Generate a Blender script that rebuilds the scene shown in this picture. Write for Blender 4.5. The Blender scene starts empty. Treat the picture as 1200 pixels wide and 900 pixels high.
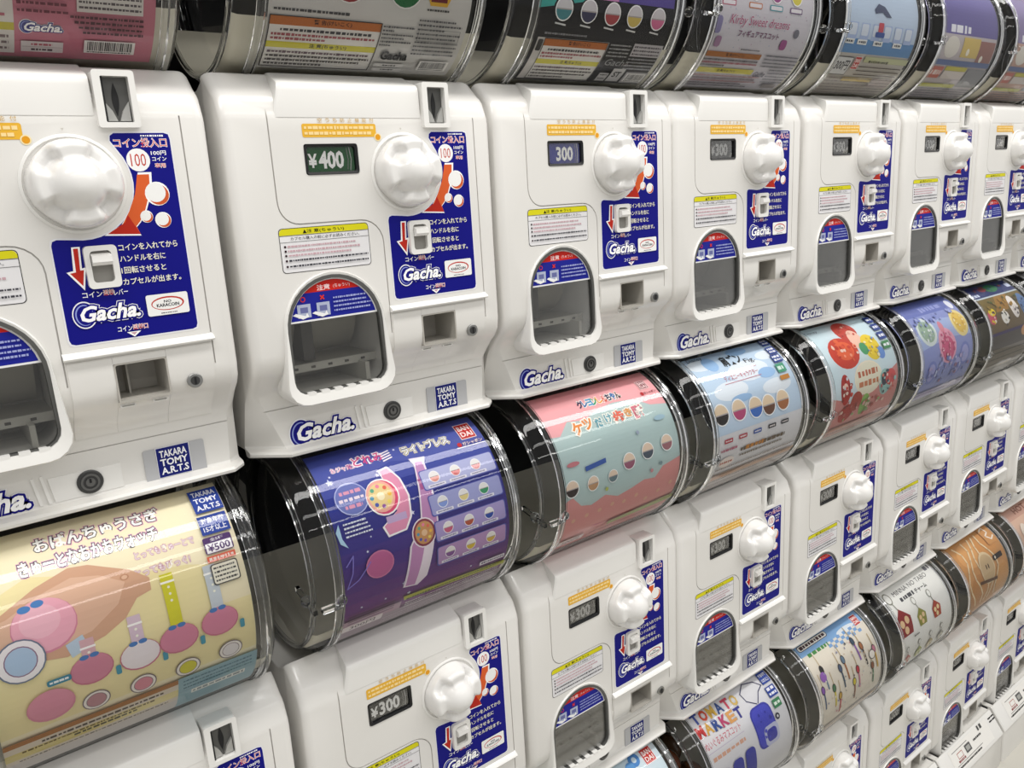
import bpy, bmesh, math, random
from mathutils import Vector, Matrix
random.seed(4)
S = bpy.context.scene
COL = S.collection
PI = math.pi
P = 0.27                       # machine pitch in metres; local coordinates below are in units of P
ZO = 1.35                      # height of the top row's origin above the floor
ROWH = 2.0059
CDX = {0: 0.0, 1: .0189, 2: .0185, 3: -.0051, 4: .0071, 5: .0154, 6: 0.0, 7: 0.0, 8: 0.0, -1: 0.0}

# ------------------------------------------------------------------ camera
cam = bpy.data.objects.new('camera', bpy.data.cameras.new('camera'))
COL.objects.link(cam)
yaw, pitch, roll = 0.643342, 0.236740, -0.059275
fw = Vector((math.sin(yaw)*math.cos(pitch), math.cos(yaw)*math.cos(pitch), -math.sin(pitch)))
rt = Vector((math.cos(yaw), -math.sin(yaw), 0)); up = rt.cross(fw)
rt2 = rt*math.cos(roll) + up*math.sin(roll); up2 = up*math.cos(roll) - rt*math.sin(roll)
m = Matrix((rt2, up2, -fw)).transposed().to_4x4()
m.translation = Vector((-.572514*P, -2.558178*P, .756069*P + ZO))
cam.matrix_world = m
cam.data.sensor_width = 36; cam.data.lens = 933.378/1200*36
cam.data.clip_start = .02
S.camera = cam

# ------------------------------------------------------------------ world and lights
w = bpy.data.worlds.new('world'); S.world = w; w.use_nodes = True
bg = w.node_tree.nodes['Background']
bg.inputs[0].default_value = (1.0, .985, .96, 1); bg.inputs[1].default_value = .50
def area(name, loc, rot, sx, sy, power, col=(1, .98, .95)):
    l = bpy.data.lights.new(name, 'AREA'); l.shape = 'RECTANGLE'; l.size = sx; l.size_y = sy
    l.energy = power; l.color = col
    o = bpy.data.objects.new(name, l); COL.objects.link(o); o.location = loc; o.rotation_euler = rot
    return o
area('ceiling_tube_light', (.9, -.55, 2.75), (0, 0, 0), 4.2, .24, 34)
area('ceiling_tube_light', (.9, -1.45, 2.75), (0, 0, 0), 4.2, .16, 12)
area('ceiling_tube_light', (.9, -2.5, 2.75), (0, 0, 0), 4.2, .14, 14)
S.view_settings.view_transform = 'Standard'; S.view_settings.look = 'None'
S.view_settings.exposure = 0.10; S.view_settings.gamma = 1; S.view_settings.use_curve_mapping = False

# ------------------------------------------------------------------ materials
MATS = {}
def pmat(name, col, rough=.4, metal=0, coat=0, noise=0, trans=0, ior=1.45):
    if name in MATS: return MATS[name]
    mt = bpy.data.materials.new(name); mt.use_nodes = True
    nt = mt.node_tree; b = nt.nodes['Principled BSDF']
    if name.startswith('print_'): b.inputs['Specular IOR Level'].default_value = .2
    b.inputs['Base Color'].default_value = (*col, 1); b.inputs['Roughness'].default_value = rough
    b.inputs['Metallic'].default_value = metal; b.inputs['Coat Weight'].default_value = coat
    b.inputs['Coat Roughness'].default_value = .08
    b.inputs['Transmission Weight'].default_value = trans; b.inputs['IOR'].default_value = ior
    if noise:
        tc = nt.nodes.new('ShaderNodeTexCoord'); n = nt.nodes.new('ShaderNodeTexNoise'); n.inputs['Scale'].default_value = 9
        n.inputs['Detail'].default_value = 6
        nt.links.new(tc.outputs['Object'], n.inputs['Vector'])
        r = nt.nodes.new('ShaderNodeValToRGB')
        r.color_ramp.elements[0].position = .3; r.color_ramp.elements[1].position = .7
        k = 1-noise
        r.color_ramp.elements[0].color = (col[0]*k, col[1]*k, col[2]*k*.99, 1); r.color_ramp.elements[1].color = (*col, 1)
        nt.links.new(n.outputs['Fac'], r.inputs['Fac']); nt.links.new(r.outputs['Color'], b.inputs['Base Color'])
    MATS[name] = mt
    return mt
def clear(name, tint=(.985, .985, .98), gloss=.01, rough=.03):
    mt = bpy.data.materials.new(name); mt.use_nodes = True; nt = mt.node_tree
    nt.nodes.clear()
    out = nt.nodes.new('ShaderNodeOutputMaterial'); mx = nt.nodes.new('ShaderNodeMixShader')
    t = nt.nodes.new('ShaderNodeBsdfTransparent'); t.inputs[0].default_value = (*tint, 1)
    g = nt.nodes.new('ShaderNodeBsdfGlossy'); g.inputs['Roughness'].default_value = rough
    fr = nt.nodes.new('ShaderNodeFresnel'); fr.inputs['IOR'].default_value = 1.45
    ad = nt.nodes.new('ShaderNodeMath'); ad.operation = 'MULTIPLY_ADD'; ad.inputs[1].default_value = .75; ad.inputs[2].default_value = gloss
    ad.use_clamp = True
    nt.links.new(fr.outputs[0], ad.inputs[0]); nt.links.new(ad.outputs[0], mx.inputs[0])
    nt.links.new(t.outputs[0], mx.inputs[1]); nt.links.new(g.outputs[0], mx.inputs[2]); nt.links.new(mx.outputs[0], out.inputs[0])
    MATS[name] = mt
    return mt
WHITE = pmat('white_plastic', (.79, .775, .745), .28, coat=.35, noise=.04)
WHITE2 = pmat('bright_white_plastic', (.84, .83, .80), .25, coat=.4)
KNOBM = pmat('knob_plastic', (.83, .82, .80), .22, coat=.4)
GROOVE = pmat('grey_plastic', (.30, .29, .27), .5)
CHUTE = pmat('chute_plastic', (.40, .38, .33), .35)
DARK = pmat('black_plastic', (.008, .008, .009), .3)
BLACK = pmat('matte_black', (.006, .006, .007), .6)
METAL = pmat('lock_metal', (.35, .35, .34), .3, metal=1)
DMETAL = pmat('dark_lock_metal', (.07, .07, .07), .35, metal=.6)
HOPPER = pmat('hopper_plastic', (.66, .63, .52), .35)
CLEAR = clear('clear_plastic'); DOORC = clear('door_plastic', (.93, .93, .92), .02)
RIM = pmat('rim_clear_plastic', (.93, .94, .95), .04, trans=1, ior=1.45)
INK = {}
def ink(hexc, rough=.5):
    if hexc in INK: return INK[hexc]
    c = [int(hexc[i:i+2], 16)/255 for i in (0, 2, 4)]
    c = [x/12.92 if x <= .04045 else ((x+.055)/1.055)**2.4 for x in c]
    INK[hexc] = pmat('print_'+hexc, c, rough)
    return INK[hexc]

# ------------------------------------------------------------------ mesh helpers
def scale_mesh(me): me.transform(Matrix.Scale(P, 4)); return me
def finish(bm, name, mats, smooth=0):
    me = bpy.data.meshes.new(name)
    bmesh.ops.recalc_face_normals(bm, faces=bm.faces) if smooth is not None else None
    bm.to_mesh(me); bm.free()
    for x in (mats if isinstance(mats, (list, tuple)) else [mats]): me.materials.append(x)
    if smooth:
        for p in me.polygons: p.use_smooth = True
        me.set_sharp_from_angle(angle=math.radians(smooth))
    return scale_mesh(me)
def box(bm, x0, x1, y0, y1, z0, z1, mi=0, bev=0):
    r = bmesh.ops.create_cube(bm, size=1)
    for v in r['verts']:
        v.co = Vector(((x0+x1)/2+v.co.x*(x1-x0), (y0+y1)/2+v.co.y*(y1-y0), (z0+z1)/2+v.co.z*(z1-z0)))
    fs = {f for v in r['verts'] for f in v.link_faces}
    if bev:
        es = {e for v in r['verts'] for e in v.link_edges}
        rr = bmesh.ops.bevel(bm, geom=list(es), offset=bev, segments=2, affect='EDGES', profile=.5)
        fs = set(rr['faces']) | {f for f in fs if f.is_valid}
    for f in fs: f.material_index = mi
def prism(bm, pts, y0, y1, mi=0, back=True):
    """pts: (x,z) outline, front at y0, back at y1"""
    a = [bm.verts.new((x, y0, z)) for x, z in pts]; b = [bm.verts.new((x, y1, z)) for x, z in pts]
    n = len(pts); fs = [bm.faces.new(a)]
    if back: fs.append(bm.faces.new(b[::-1]))
    for i in range(n): fs.append(bm.faces.new((a[i], b[i], b[(i+1) % n], a[(i+1) % n])))
    for f in fs: f.material_index = mi
def loft(bm, rings, mi=0, close=True, caps=True):
    R = [[bm.verts.new(p) for p in r] for r in rings]; n = len(R[0])
    for i in range(len(R)-1):
        for j in range(n if close else n-1):
            f = bm.faces.new((R[i][j], R[i][(j+1) % n], R[i+1][(j+1) % n], R[i+1][j])); f.material_index = mi
    if caps:
        for r in (R[0], R[-1]):
            f = bm.faces.new(r); f.material_index = mi
def ring_prism(bm, outer, inner, y0, y1, mi=0, yi=None):
    """frame between two outlines with the same number of points"""
    yi = y0 if yi is None else yi
    n = len(outer)
    A = [bm.verts.new((x, y0, z)) for x, z in outer]; B = [bm.verts.new((x, yi, z)) for x, z in inner]
    C = [bm.verts.new((x, y1, z)) for x, z in inner]; D = [bm.verts.new((x, y1, z)) for x, z in outer]
    for i in range(n):
        j = (i+1) % n
        for q in ((A[i], A[j], B[j], B[i]), (B[i], B[j], C[j], C[i]), (C[i], C[j], D[j], D[i]), (D[i], D[j], A[j], A[i])):
            f = bm.faces.new(q); f.material_index = mi
def disc(bm, cx, cz, r, y0, y1, n=24, mi=0, r2=None):
    r2 = r if r2 is None else r2
    loft(bm, [[(cx+q*math.cos(2*PI*k/n), y, cz+q*math.sin(2*PI*k/n)) for k in range(n)] for q, y in ((r, y1), (r, y0+(r-r2)*.6), (r2, y0))] if r2 != r else
         [[(cx+r*math.cos(2*PI*k/n), y, cz+r*math.sin(2*PI*k/n)) for k in range(n)] for y in (y1, y0)], mi)
def rrect(x0, x1, z0, z1, r, n=4):
    pts = []
    for cx, cz, a in ((x1-r, z1-r, 0), (x0+r, z1-r, 90), (x0+r, z0+r, 180), (x1-r, z0+r, 270)):
        for k in range(n+1):
            t = math.radians(a+90*k/n); pts.append((cx+r*math.cos(t), cz+r*math.sin(t)))
    return pts
def arch(x0, x1, z0, ztop, rb, grow=0, growb=None, n=18):
    """arch outline: half circle on top, rounded lower corners"""
    gb = grow if growb is None else growb
    cx = (x0+x1)/2; r = (x1-x0)/2+grow; zc = ztop-(x1-x0)/2
    pts = [(cx+r*math.cos(PI*k/n), zc+(ztop-zc+grow)/((x1-x0)/2+grow)*r*math.sin(PI*k/n)) for k in range(n+1)]
    gx = gb*.6+grow*.4
    for q in range(5):
        t = math.radians(180+90*q/4); pts.append((x0-gx+rb+rb*math.cos(t), z0-gb+rb+rb*math.sin(t)))
    for q in range(5):
        t = math.radians(270+90*q/4); pts.append((x1+gx-rb+rb*math.cos(t), z0-gb+rb+rb*math.sin(t)))
    return pts

# ------------------------------------------------------------------ printed sheets (flat print and lettering)
TXT = {}
def glyphs(s, bold=0., shear=0.):
    k = (s, bold, shear)
    if k in TXT: return TXT[k]
    c = bpy.data.curves.new('t', 'FONT'); c.body = s; c.size = 1; c.resolution_u = 2; c.offset = bold; c.shear = shear
    o = bpy.data.objects.new('t', c); COL.objects.link(o)
    bpy.context.view_layer.update()
    me = bpy.data.meshes.new_from_object(o.evaluated_get(bpy.context.evaluated_depsgraph_get()))
    vs = [(v.co.x, v.co.y) for v in me.vertices]; fs = [tuple(p.vertices) for p in me.polygons]
    bpy.data.objects.remove(o); bpy.data.curves.remove(c); bpy.data.meshes.remove(me)
    TXT[k] = (vs, fs)
    return TXT[k]
class Sheet:
    E = .0009
    def __init__(s): s.bm = bmesh.new(); s.mats = []; s.L = 0
    def mi(s, h):
        mt = ink(h) if isinstance(h, str) else h
        if mt not in s.mats: s.mats.append(mt)
        return s.mats.index(mt)
    def poly(s, pts, h, up_=True):
        if up_: s.L += 1
        f = s.bm.faces.new([s.bm.verts.new((x, z, s.L*s.E)) for x, z in pts]); f.material_index = s.mi(h)
        return s
    def rect(s, x0, x1, z0, z1, h, up_=True): return s.poly([(x0, z0), (x1, z0), (x1, z1), (x0, z1)], h, up_)
    def rr(s, x0, x1, z0, z1, r, h, up_=True): return s.poly(rrect(x0, x1, z0, z1, r), h, up_)
    def circ(s, x, z, r, h, rz=None, n=20, up_=True):
        rz = rz or r
        return s.poly([(x+r*math.cos(2*PI*k/n), z+rz*math.sin(2*PI*k/n)) for k in range(n)], h, up_)
    def line(s, pts, wd, h, up_=True):
        if up_: s.L += 1
        i = s.mi(h)
        for a, b in zip(pts[:-1], pts[1:]):
            dx, dz = b[0]-a[0], b[1]-a[1]; l = math.hypot(dx, dz) or 1; nx, nz = -dz/l*wd/2, dx/l*wd/2; ex, ez = dx/l*wd*.3, dz/l*wd*.3
            f = s.bm.faces.new([s.bm.verts.new((x, z, s.L*s.E)) for x, z in ((a[0]-nx-ex, a[1]-nz-ez), (b[0]-nx+ex, b[1]-nz+ez), (b[0]+nx+ex, b[1]+nz+ez), (a[0]+nx-ex, a[1]+nz-ez))])
            f.material_index = i
        return s
    def frame(s, x0, x1, z0, z1, wd, h): return s.line([(x0, z0), (x1, z0), (x1, z1), (x0, z1), (x0, z0)], wd, h)
    def text(s, t, cx, cz, wd, ht, h, bold=.0, shear=0., halo=None, hb=.05, halo2=None, hb2=.1, up_=True):
        base = glyphs(t, 0, shear)[0]
        if not base: return s
        xs = [p[0] for p in base]; zs = [p[1] for p in base]
        mx, mz = (min(xs)+max(xs))/2, (min(zs)+max(zs))/2
        kx = wd/max(1e-6, max(xs)-min(xs)); kz = ht/max(1e-6, max(zs)-min(zs))
        for col, b in ((halo2, hb2), (halo, hb), (h, bold)):
            if col is None: continue
            vs, fs = glyphs(t, b, shear)
            if up_: s.L += 1
            i = s.mi(col)
            bv = [s.bm.verts.new((cx+(x-mx)*kx, cz+(z-mz)*kz, s.L*s.E)) for x, z in vs]
            for f in fs:
                if len(set(f)) < 3: continue
                try: s.bm.faces.new([bv[q] for q in f]).material_index = i
                except ValueError: pass
        return s
    def letters(s, items, bold=.02, halo='FFFFFF', hb=.08):
        for ch, x, z, a, b, c in items: s.text(ch, x, z, a, b, halo, hb, up_=False)
        s.L += 1
        for ch, x, z, a, b, c in items: s.text(ch, x, z, a, b, c, bold, up_=False)
        return s
    def cluster(s, x, z, a, b, cols, n=14, seed=1, k=.22):
        rn = random.Random(seed); n_ = len(cols)
        for q in range(n):
            t = rn.uniform(0, 2*PI); r = math.sqrt(rn.random()); e = rn.uniform(.5, 1)*k*(a+b)
            s.circ(x+a*r*math.cos(t), z+b*r*math.sin(t), e*rn.uniform(.5, 1.1), cols[q % n_], e*rn.uniform(.5, 1), 10)
        return s
    def fine(s, x0, x1, z, ht, h, seed=1, fill=1., up_=True):
        """a line of print too small to read: short dashes"""
        rn = random.Random(seed)
        if up_: s.L += 1
        i = s.mi(h); x = x0; end = x0+(x1-x0)*fill
        while x < end:
            l = rn.uniform(.5, 1.6)*ht; g = rn.uniform(.2, .45)*ht; q = rn.uniform(.65, 1)
            x2 = min(x+l, x1)
            f = s.bm.faces.new([s.bm.verts.new(p+(s.L*s.E,)) for p in ((x, z-ht*q/2), (x2, z-ht*q/2), (x2, z+ht*q/2), (x, z+ht*q/2))]); f.material_index = i
            x = x2+g
        return s
    def squeeze(s, tot):
        k = min(1, tot/(s.L*s.E))
        for v in s.bm.verts: v.co.z *= k
    def flat(s, name, y0):
        me = bpy.data.meshes.new(name); bm = s.bm; s.squeeze(.0035)
        for v in bm.verts: v.co = Vector((v.co.x, y0-v.co.z, v.co.y))
        bm.to_mesh(me); bm.free()
        for x in s.mats: me.materials.append(x)
        return scale_mesh(me)
    def tilt(s, name, fn):
        s.squeeze(.003); me = bpy.data.meshes.new(name); bm = s.bm
        for v in bm.verts: v.co = Vector(fn(*v.co))
        bm.to_mesh(me); bm.free()
        for x in s.mats: me.materials.append(x)
        return scale_mesh(me)
    def wrap(s, name, R=.385, yc=.175, zc=1.53):
        bm = s.bm; s.squeeze(.010)
        k = -.46; st = .02
        while k < .5:
            bmesh.ops.bisect_plane(bm, geom=list(bm.verts)+list(bm.edges)+list(bm.faces), plane_co=(0, k, 0), plane_no=(0, 1, 0), dist=1e-6); k += st
        for v in bm.verts:
            # the sheet bends in narrow flat bands, so that print layers never cross
            r = R+v.co.z; q = (v.co.y+.46)/st; i = math.floor(q+1e-4); fr = q-i
            t0, t1 = (i*st-.46)/R, ((i+1)*st-.46)/R
            v.co = Vector((v.co.x, yc-r*(math.cos(t0)*(1-fr)+math.cos(t1)*fr), zc+r*(math.sin(t0)*(1-fr)+math.sin(t1)*fr)))
        me = bpy.data.meshes.new(name); bm.to_mesh(me); bm.free()
        for x in s.mats: me.materials.append(x)
        return scale_mesh(me)

def gacha_logo(s, cx, cz, wd, rim='F4F4F8'):
    """the slanted maker word with a round swoosh behind its first letter"""
    k = wd
    gx = cx-.345*k
    s.circ(gx, cz, .175*k, rim, .215*k, 32)
    s.text('Gacha.', cx+.035*k, cz+.01*k, .86*k, .235*k, rim, .135, .3)
    s.circ(gx, cz, .158*k, '0E0E7C', .195*k, 32); s.circ(gx, cz, .132*k, '8F9CDC', .165*k, 32); s.circ(gx+.006*k, cz-.004*k, .118*k, '0E0E7C', .152*k, 32)
    s.text('Gacha.', cx+.035*k, cz+.01*k, .86*k, .235*k, 'FFFFFF', .03, .3, halo='0E0E7C', hb=.105)
    return s

# ------------------------------------------------------------------ meshes of one machine (shared by all copies)
OX0, OX1, OZ0, OZT = -.641, -.298, .145, .527
def temp_obj(bm):
    me = bpy.data.meshes.new('t'); bmesh.ops.recalc_face_normals(bm, faces=bm.faces); bm.to_mesh(me); bm.free()
    o = bpy.data.objects.new('t', me); COL.objects.link(o); return o
def boolean(base, cutters, op='DIFFERENCE'):
    for c in cutters:
        md = base.modifiers.new('b', 'BOOLEAN'); md.operation = op; md.object = c; md.solver = 'EXACT'
    bpy.context.view_layer.update()
    me = bpy.data.meshes.new_from_object(base.evaluated_get(bpy.context.evaluated_depsgraph_get()))
    for o in [base]+cutters:
        d = o.data; bpy.data.objects.remove(o); bpy.data.meshes.remove(d)
    return me
PROF = [(.57, -.055), (.0, -.055), (-.01, -.078), (-.035, -.078), (-.046, -.073), (-.048, -.064), (-.04, -.057), (-.006, -.052), (0, -.044), (0, .02), (0, .09), (-.001, .12), (-.012, .15), (-.045, .188),
        (-.08, .22), (-.099, .25), (-.105, .29), (-.105, .6), (-.105, 1.012), (-.101, 1.03), (-.082, 1.078), (-.070, 1.092), (-.050, 1.106), (-.004, 1.150), (.012, 1.158), (.03, 1.145),
        (.09, 1.121), (.175, 1.115), (.28, 1.125), (.33, 1.14), (.57, 1.14)]
def body_mesh():
    bm = bmesh.new()
    X0, X1 = -.76, .215
    def ring(side, t):     # t: 0..1 from the outermost section to the flat front
        out = []
        for y, z in PROF:
            low = max(0, min(1, (.14-z)/.19))
            wdt = (.03+.075*low) if side < 0 else (.03+.012*low)
            c = math.radians(90*t)
            off = wdt*(1-math.sin(c)) if low < .05 else wdt*(1-t)
            dx = wdt*(1-math.cos(c)) if low < .05 else wdt*t
            yy = y+off if y < .4 else y
            if z > 1.0: yy = y+off*.6 if y < .03 else y
            zz = z-(off*.5 if z > 1.0 and y < .1 else 0)
            out.append(((X0+dx) if side < 0 else (X1-dx), yy, zz))
        return out
    rings = [ring(-1, t) for t in (0, .25, .5, .75, 1)]+[ring(1, t) for t in (1, .75, .5, .25, 0)]
    loft(bm, rings)
    base = temp_obj(bm)
    cut = []
    bm = bmesh.new(); prism(bm, arch(OX0, OX1, OZ0, OZT, .05, .004), -.3, .36); cut.append(temp_obj(bm))
    bm = bmesh.new(); prism(bm, rrect(-.513, -.326, .843, .938, .008), -.3, -.06); cut.append(temp_obj(bm))
    bm = bmesh.new(); prism(bm, rrect(-.14, .003, .232, .345, .006), -.3, .06); cut.append(temp_obj(bm))
    bm = bmesh.new(); prism(bm, rrect(-.052, .018, 1.0, 1.118, .003), -.3, -.045); cut.append(temp_obj(bm))
    # seams of the removable mechanism panel
    def groove(pts, wd=.0042, y0=-.3, y1=-.096):
        bm = bmesh.new()
        n = len(pts); L = []; R = []
        for i, (x, z) in enumerate(pts):
            a = pts[max(0, i-1)]; b = pts[min(n-1, i+1)]; dx, dz = b[0]-a[0], b[1]-a[1]; l = math.hypot(dx, dz)
            nx, nz = -dz/l*wd/2, dx/l*wd/2; L.append((x+nx, z+nz)); R.append((x-nx, z-nz))
        prism(bm, L+R[::-1], y0, y1); return temp_obj(bm)
    def arc(cx, cz, r, a0, a1, n=6): return [(cx+r*math.cos(math.radians(a0+(a1-a0)*k/n)), cz+r*math.sin(math.radians(a0+(a1-a0)*k/n))) for k in range(n+1)]
    cut.append(groove([(-.62, 1.06), (-.62, .77)]+arc(-.553, .76, .066, 185, 270)+[(-.45, .694)]+arc(-.34, .615, .078, 90, 0)+[(-.262, .5), (-.262, .30)]))
    cut.append(groove([(.142, 1.02), (.142, .7), (.142, .30)]))
    cut.append(groove([(-.75, .088), (-.3, .088), (.19, .088)], .0035, -.2, .006))
    me = boolean(base, cut)
    me.materials.clear(); me.materials.append(WHITE)
    for p in me.polygons: p.use_smooth = True; p.material_index = 0
    me.set_sharp_from_angle(angle=math.radians(28)); me.name = 'body'
    return scale_mesh(me)
M = {}
M['body'] = body_mesh()
# hood: the raised centre of the top edge
bm = bmesh.new()
hp = [(-.1055, 1.018), (-.1058, 1.028), (-.1062, 1.098), (-.103, 1.114), (-.096, 1.123), (-.080, 1.130), (-.008, 1.160), (.004, 1.163), (.004, 1.12), (-.06, 1.03)]
rg = []
for x, s_ in ((-.602, .7), (-.595, .95), (-.585, 1), (-.083, 1), (-.078, .97)):
    rg.append([(x+(.03*(z-1.0)/.13 if x < -.5 else 0), -.095+(y+.095)*(s_ if y < -.095 else 1)+(.010*(1-s_)), 1.05+(z-1.05)*(.94+.06*s_)) for y, z in hp])
loft(bm, rg)
M['hood'] = finish(bm, 'hood', WHITE2, 40)
# ridge above the coin return door, door and slots
bm = bmesh.new()
loft(bm, [[(x, y, z) for y, z in ((-.10, .372), (-.121, .374), (-.124, .379), (-.121, .385), (-.104, .394), (-.10, .396))] for x in (-.262, .146)])
M['ridge'] = finish(bm, 'ridge', WHITE2, 40)
# coin return door: thin skin that follows the bend
def body_y(z):
    pf = PROF[9:19]
    for (ya, za), (yb, zb) in zip(pf[:-1], pf[1:]):
        if za <= z <= zb: return ya+(yb-ya)*(z-za)/(zb-za)
    return -.105
bm = bmesh.new()
zs = [.125, .14, .16, .18, .2, .22, .235, .25, .27, .29, .34, .366]
def strip(bm, x0, x1, zs, th, mi=0):
    a = [(bm.verts.new((x0, body_y(z)-th, z)), bm.verts.new((x1, body_y(z)-th, z)), bm.verts.new((x0, body_y(z)+.004, z)), bm.verts.new((x1, body_y(z)+.004, z))) for z in zs]
    for p, q in zip(a[:-1], a[1:]):
        for f in ((p[0], p[1], q[1], q[0]), (p[2], q[2], q[3], p[3]), (p[0], q[0], q[2], p[2]), (p[1], p[3], q[3], q[1])): bm.faces.new(f).material_index = mi
    bm.faces.new((a[0][0], a[0][2], a[0][3], a[0][1])).material_index = mi; bm.faces.new((a[-1][0], a[-1][1], a[-1][3], a[-1][2])).material_index = mi
strip(bm, -.256, -.141, zs, .0035); strip(bm, .004, .136, zs, .0035)
strip(bm, -.1405, .0035, [z for z in zs if z < .232]+[.2315], .0035); strip(bm, -.1405, .0035, [.3455, .366], .0035)
M['coin_door'] = finish(bm, 'coin_door', WHITE, 40)
bm = bmesh.new()
for x in (-.115, -.025):
    ring_prism(bm, rrect(x-.022, x+.022, .212, .222, .004), rrect(x-.017, x+.017, .215, .219, .002), body_y(.217)-.009, body_y(.217)+.01)
M['door_catch'] = finish(bm, 'door_catch', WHITE2)
# coin return cup
bm = bmesh.new()
x0, x1, z0, z1 = -.138, .001, .234, .343
ring_prism(bm, rrect(x0-.003, x1+.003, z0-.003, z1+.003, .008), rrect(x0+.002, x1-.002, z0+.002, z1-.002, .006), -.1095, .05)
pts = rrect(x0, x1, z0, z1, .006)
prism(bm, pts, .03, .05)
box(bm, x0+.045, x0+.05, -.02, .05, z0, z1)
box(bm, x0, x1, -.08, .05, z0, z0+.004)
M['coin_return'] = finish(bm, 'coin_return', pmat('coin_cup_plastic', (.42, .40, .36), .4), 30)
# coin slot: frame, plate with slit
bm = bmesh.new()
ring_prism(bm, rrect(-.072, .034, .986, 1.134, .008), rrect(-.052, .018, 1.0, 1.118, .003), -.122, -.05)
M['coin_slot'] = finish(bm, 'coin_slot', WHITE2, 30)
bm = bmesh.new()
prism(bm, rrect(-.053, .019, .999, 1.119, .002), -.098, -.06, 0)
lens = [(-.017+.0085*math.sin(PI*k/8), 1.018+.085*k/8) for k in range(9)]+[(-.017-.0085*math.sin(PI*k/8), 1.018+.085*k/8) for k in range(7, 0, -1)]
prism(bm, lens, -.100, -.09, 1)
prism(bm, [(-.048, 1.004), (-.020, 1.004), (-.030, 1.030), (-.048, 1.055)], -.108, -.09, 2)
prism(bm, [(-.014, 1.004), (.014, 1.004), (.014, 1.055), (-.004, 1.030)], -.108, -.09, 2)
prism(bm, [(-.050, 1.0), (-.045, 1.0), (-.045, 1.118), (-.050, 1.118)], -.112, -.09, 1)
M['slot_plate'] = finish(bm, 'slot_plate', [pmat('slot_grey', (.11, .11, .105), .35, metal=.3), BLACK, pmat('slot_light_grey', (.45, .45, .43), .3, metal=.3)])
# price window
bm = bmesh.new()
ring_prism(bm, rrect(-.512, -.327, .844, .937, .012), rrect(-.503, -.336, .852, .929, .008), -.1075, -.07, 0, -.104)
M['price_window'] = finish(bm, 'price_window', DARK, 30)
def price_mesh(t, base):
    s = Sheet(); s.rect(-.508, -.331, .848, .933, base)
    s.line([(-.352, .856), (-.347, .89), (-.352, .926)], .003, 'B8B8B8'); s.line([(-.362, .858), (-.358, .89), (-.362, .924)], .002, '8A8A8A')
    if t: s.text('300' if '3' in t else '400', -.418, .889, .084, .050, 'FFFFFF', .035)
    if '¥' in t: s.text('¥', -.483, .887, .026, .040, 'FFFFFF', .03)
    return s.flat('price_card', -.0925)
PRICE = {'g': price_mesh('¥400', '0B5A26'), 'k': price_mesh('¥300', '101214'), 'b': price_mesh('300', '3A3F9C')}  # the blue base is a window reflection painted into the card colour
bm = bmesh.new(); prism(bm, rrect(-.504, -.335, .851, .930, .006), -.0975, -.0965)
M['price_pane'] = finish(bm, 'price_pane', CLEAR)
# knob
KX, KZ = -.155, .842
bm = bmesh.new()
n = 40
loft(bm, [[(KX+r*math.cos(2*PI*k/n), y, KZ+r*math.sin(2*PI*k/n)) for k in range(n)] for r, y in ((.130, -.10), (.130, -.1065), (.127, -.109), (.122, -.1095), (.120, -.104))], caps=True)
M['knob_base'] = finish(bm, 'knob_base', WHITE2, 40)
bm = bmesh.new(); n = 72
rings = []
sst = lambda x, a, b: (lambda t: t*t*(3-2*t))(max(0, min(1, (x-a)/(b-a))))
RR = [1.0, 1.0, .99, .975, .95, .92, .88, .84, .80, .77, .74, .71, .69, .67, .64, .60, .55, .49, .42, .34, .25, .16, .08, .02]
for i, rr_ in enumerate(RR):
    ring = []
    for k in range(n):
        a = 2*PI*k/n
        dd = abs(((a-.06)/(PI/2)) % 1-.5)*2            # 0 in the middle of a scoop, 1 on an arm
        arm = sst(dd, .22, .55)
        edge = math.sqrt(max(0, 1-((rr_-.80)/.20)**2)) if rr_ > .8 else 1
        h = (.034+.008*edge)*(1-arm)+(.020+.062*edge)*arm*(1-.12*(1-rr_))
        hub = .122*max(0, 1-(rr_/.70)**2.3)**.5
        d_ = max(.018-abs(h-hub), 0)/.018
        h = max(h, hub)+d_*d_*.018*.25
        if i == 0: h = 0
        r = .116*rr_*(1-.035*(1-arm)*(rr_ > .85))
        ring.append((KX+r*math.cos(a), -.106-h, KZ+r*math.sin(a)))
    rings.append(ring)
loft(bm, rings)
M['knob'] = finish(bm, 'knob', KNOBM, 60)
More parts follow.
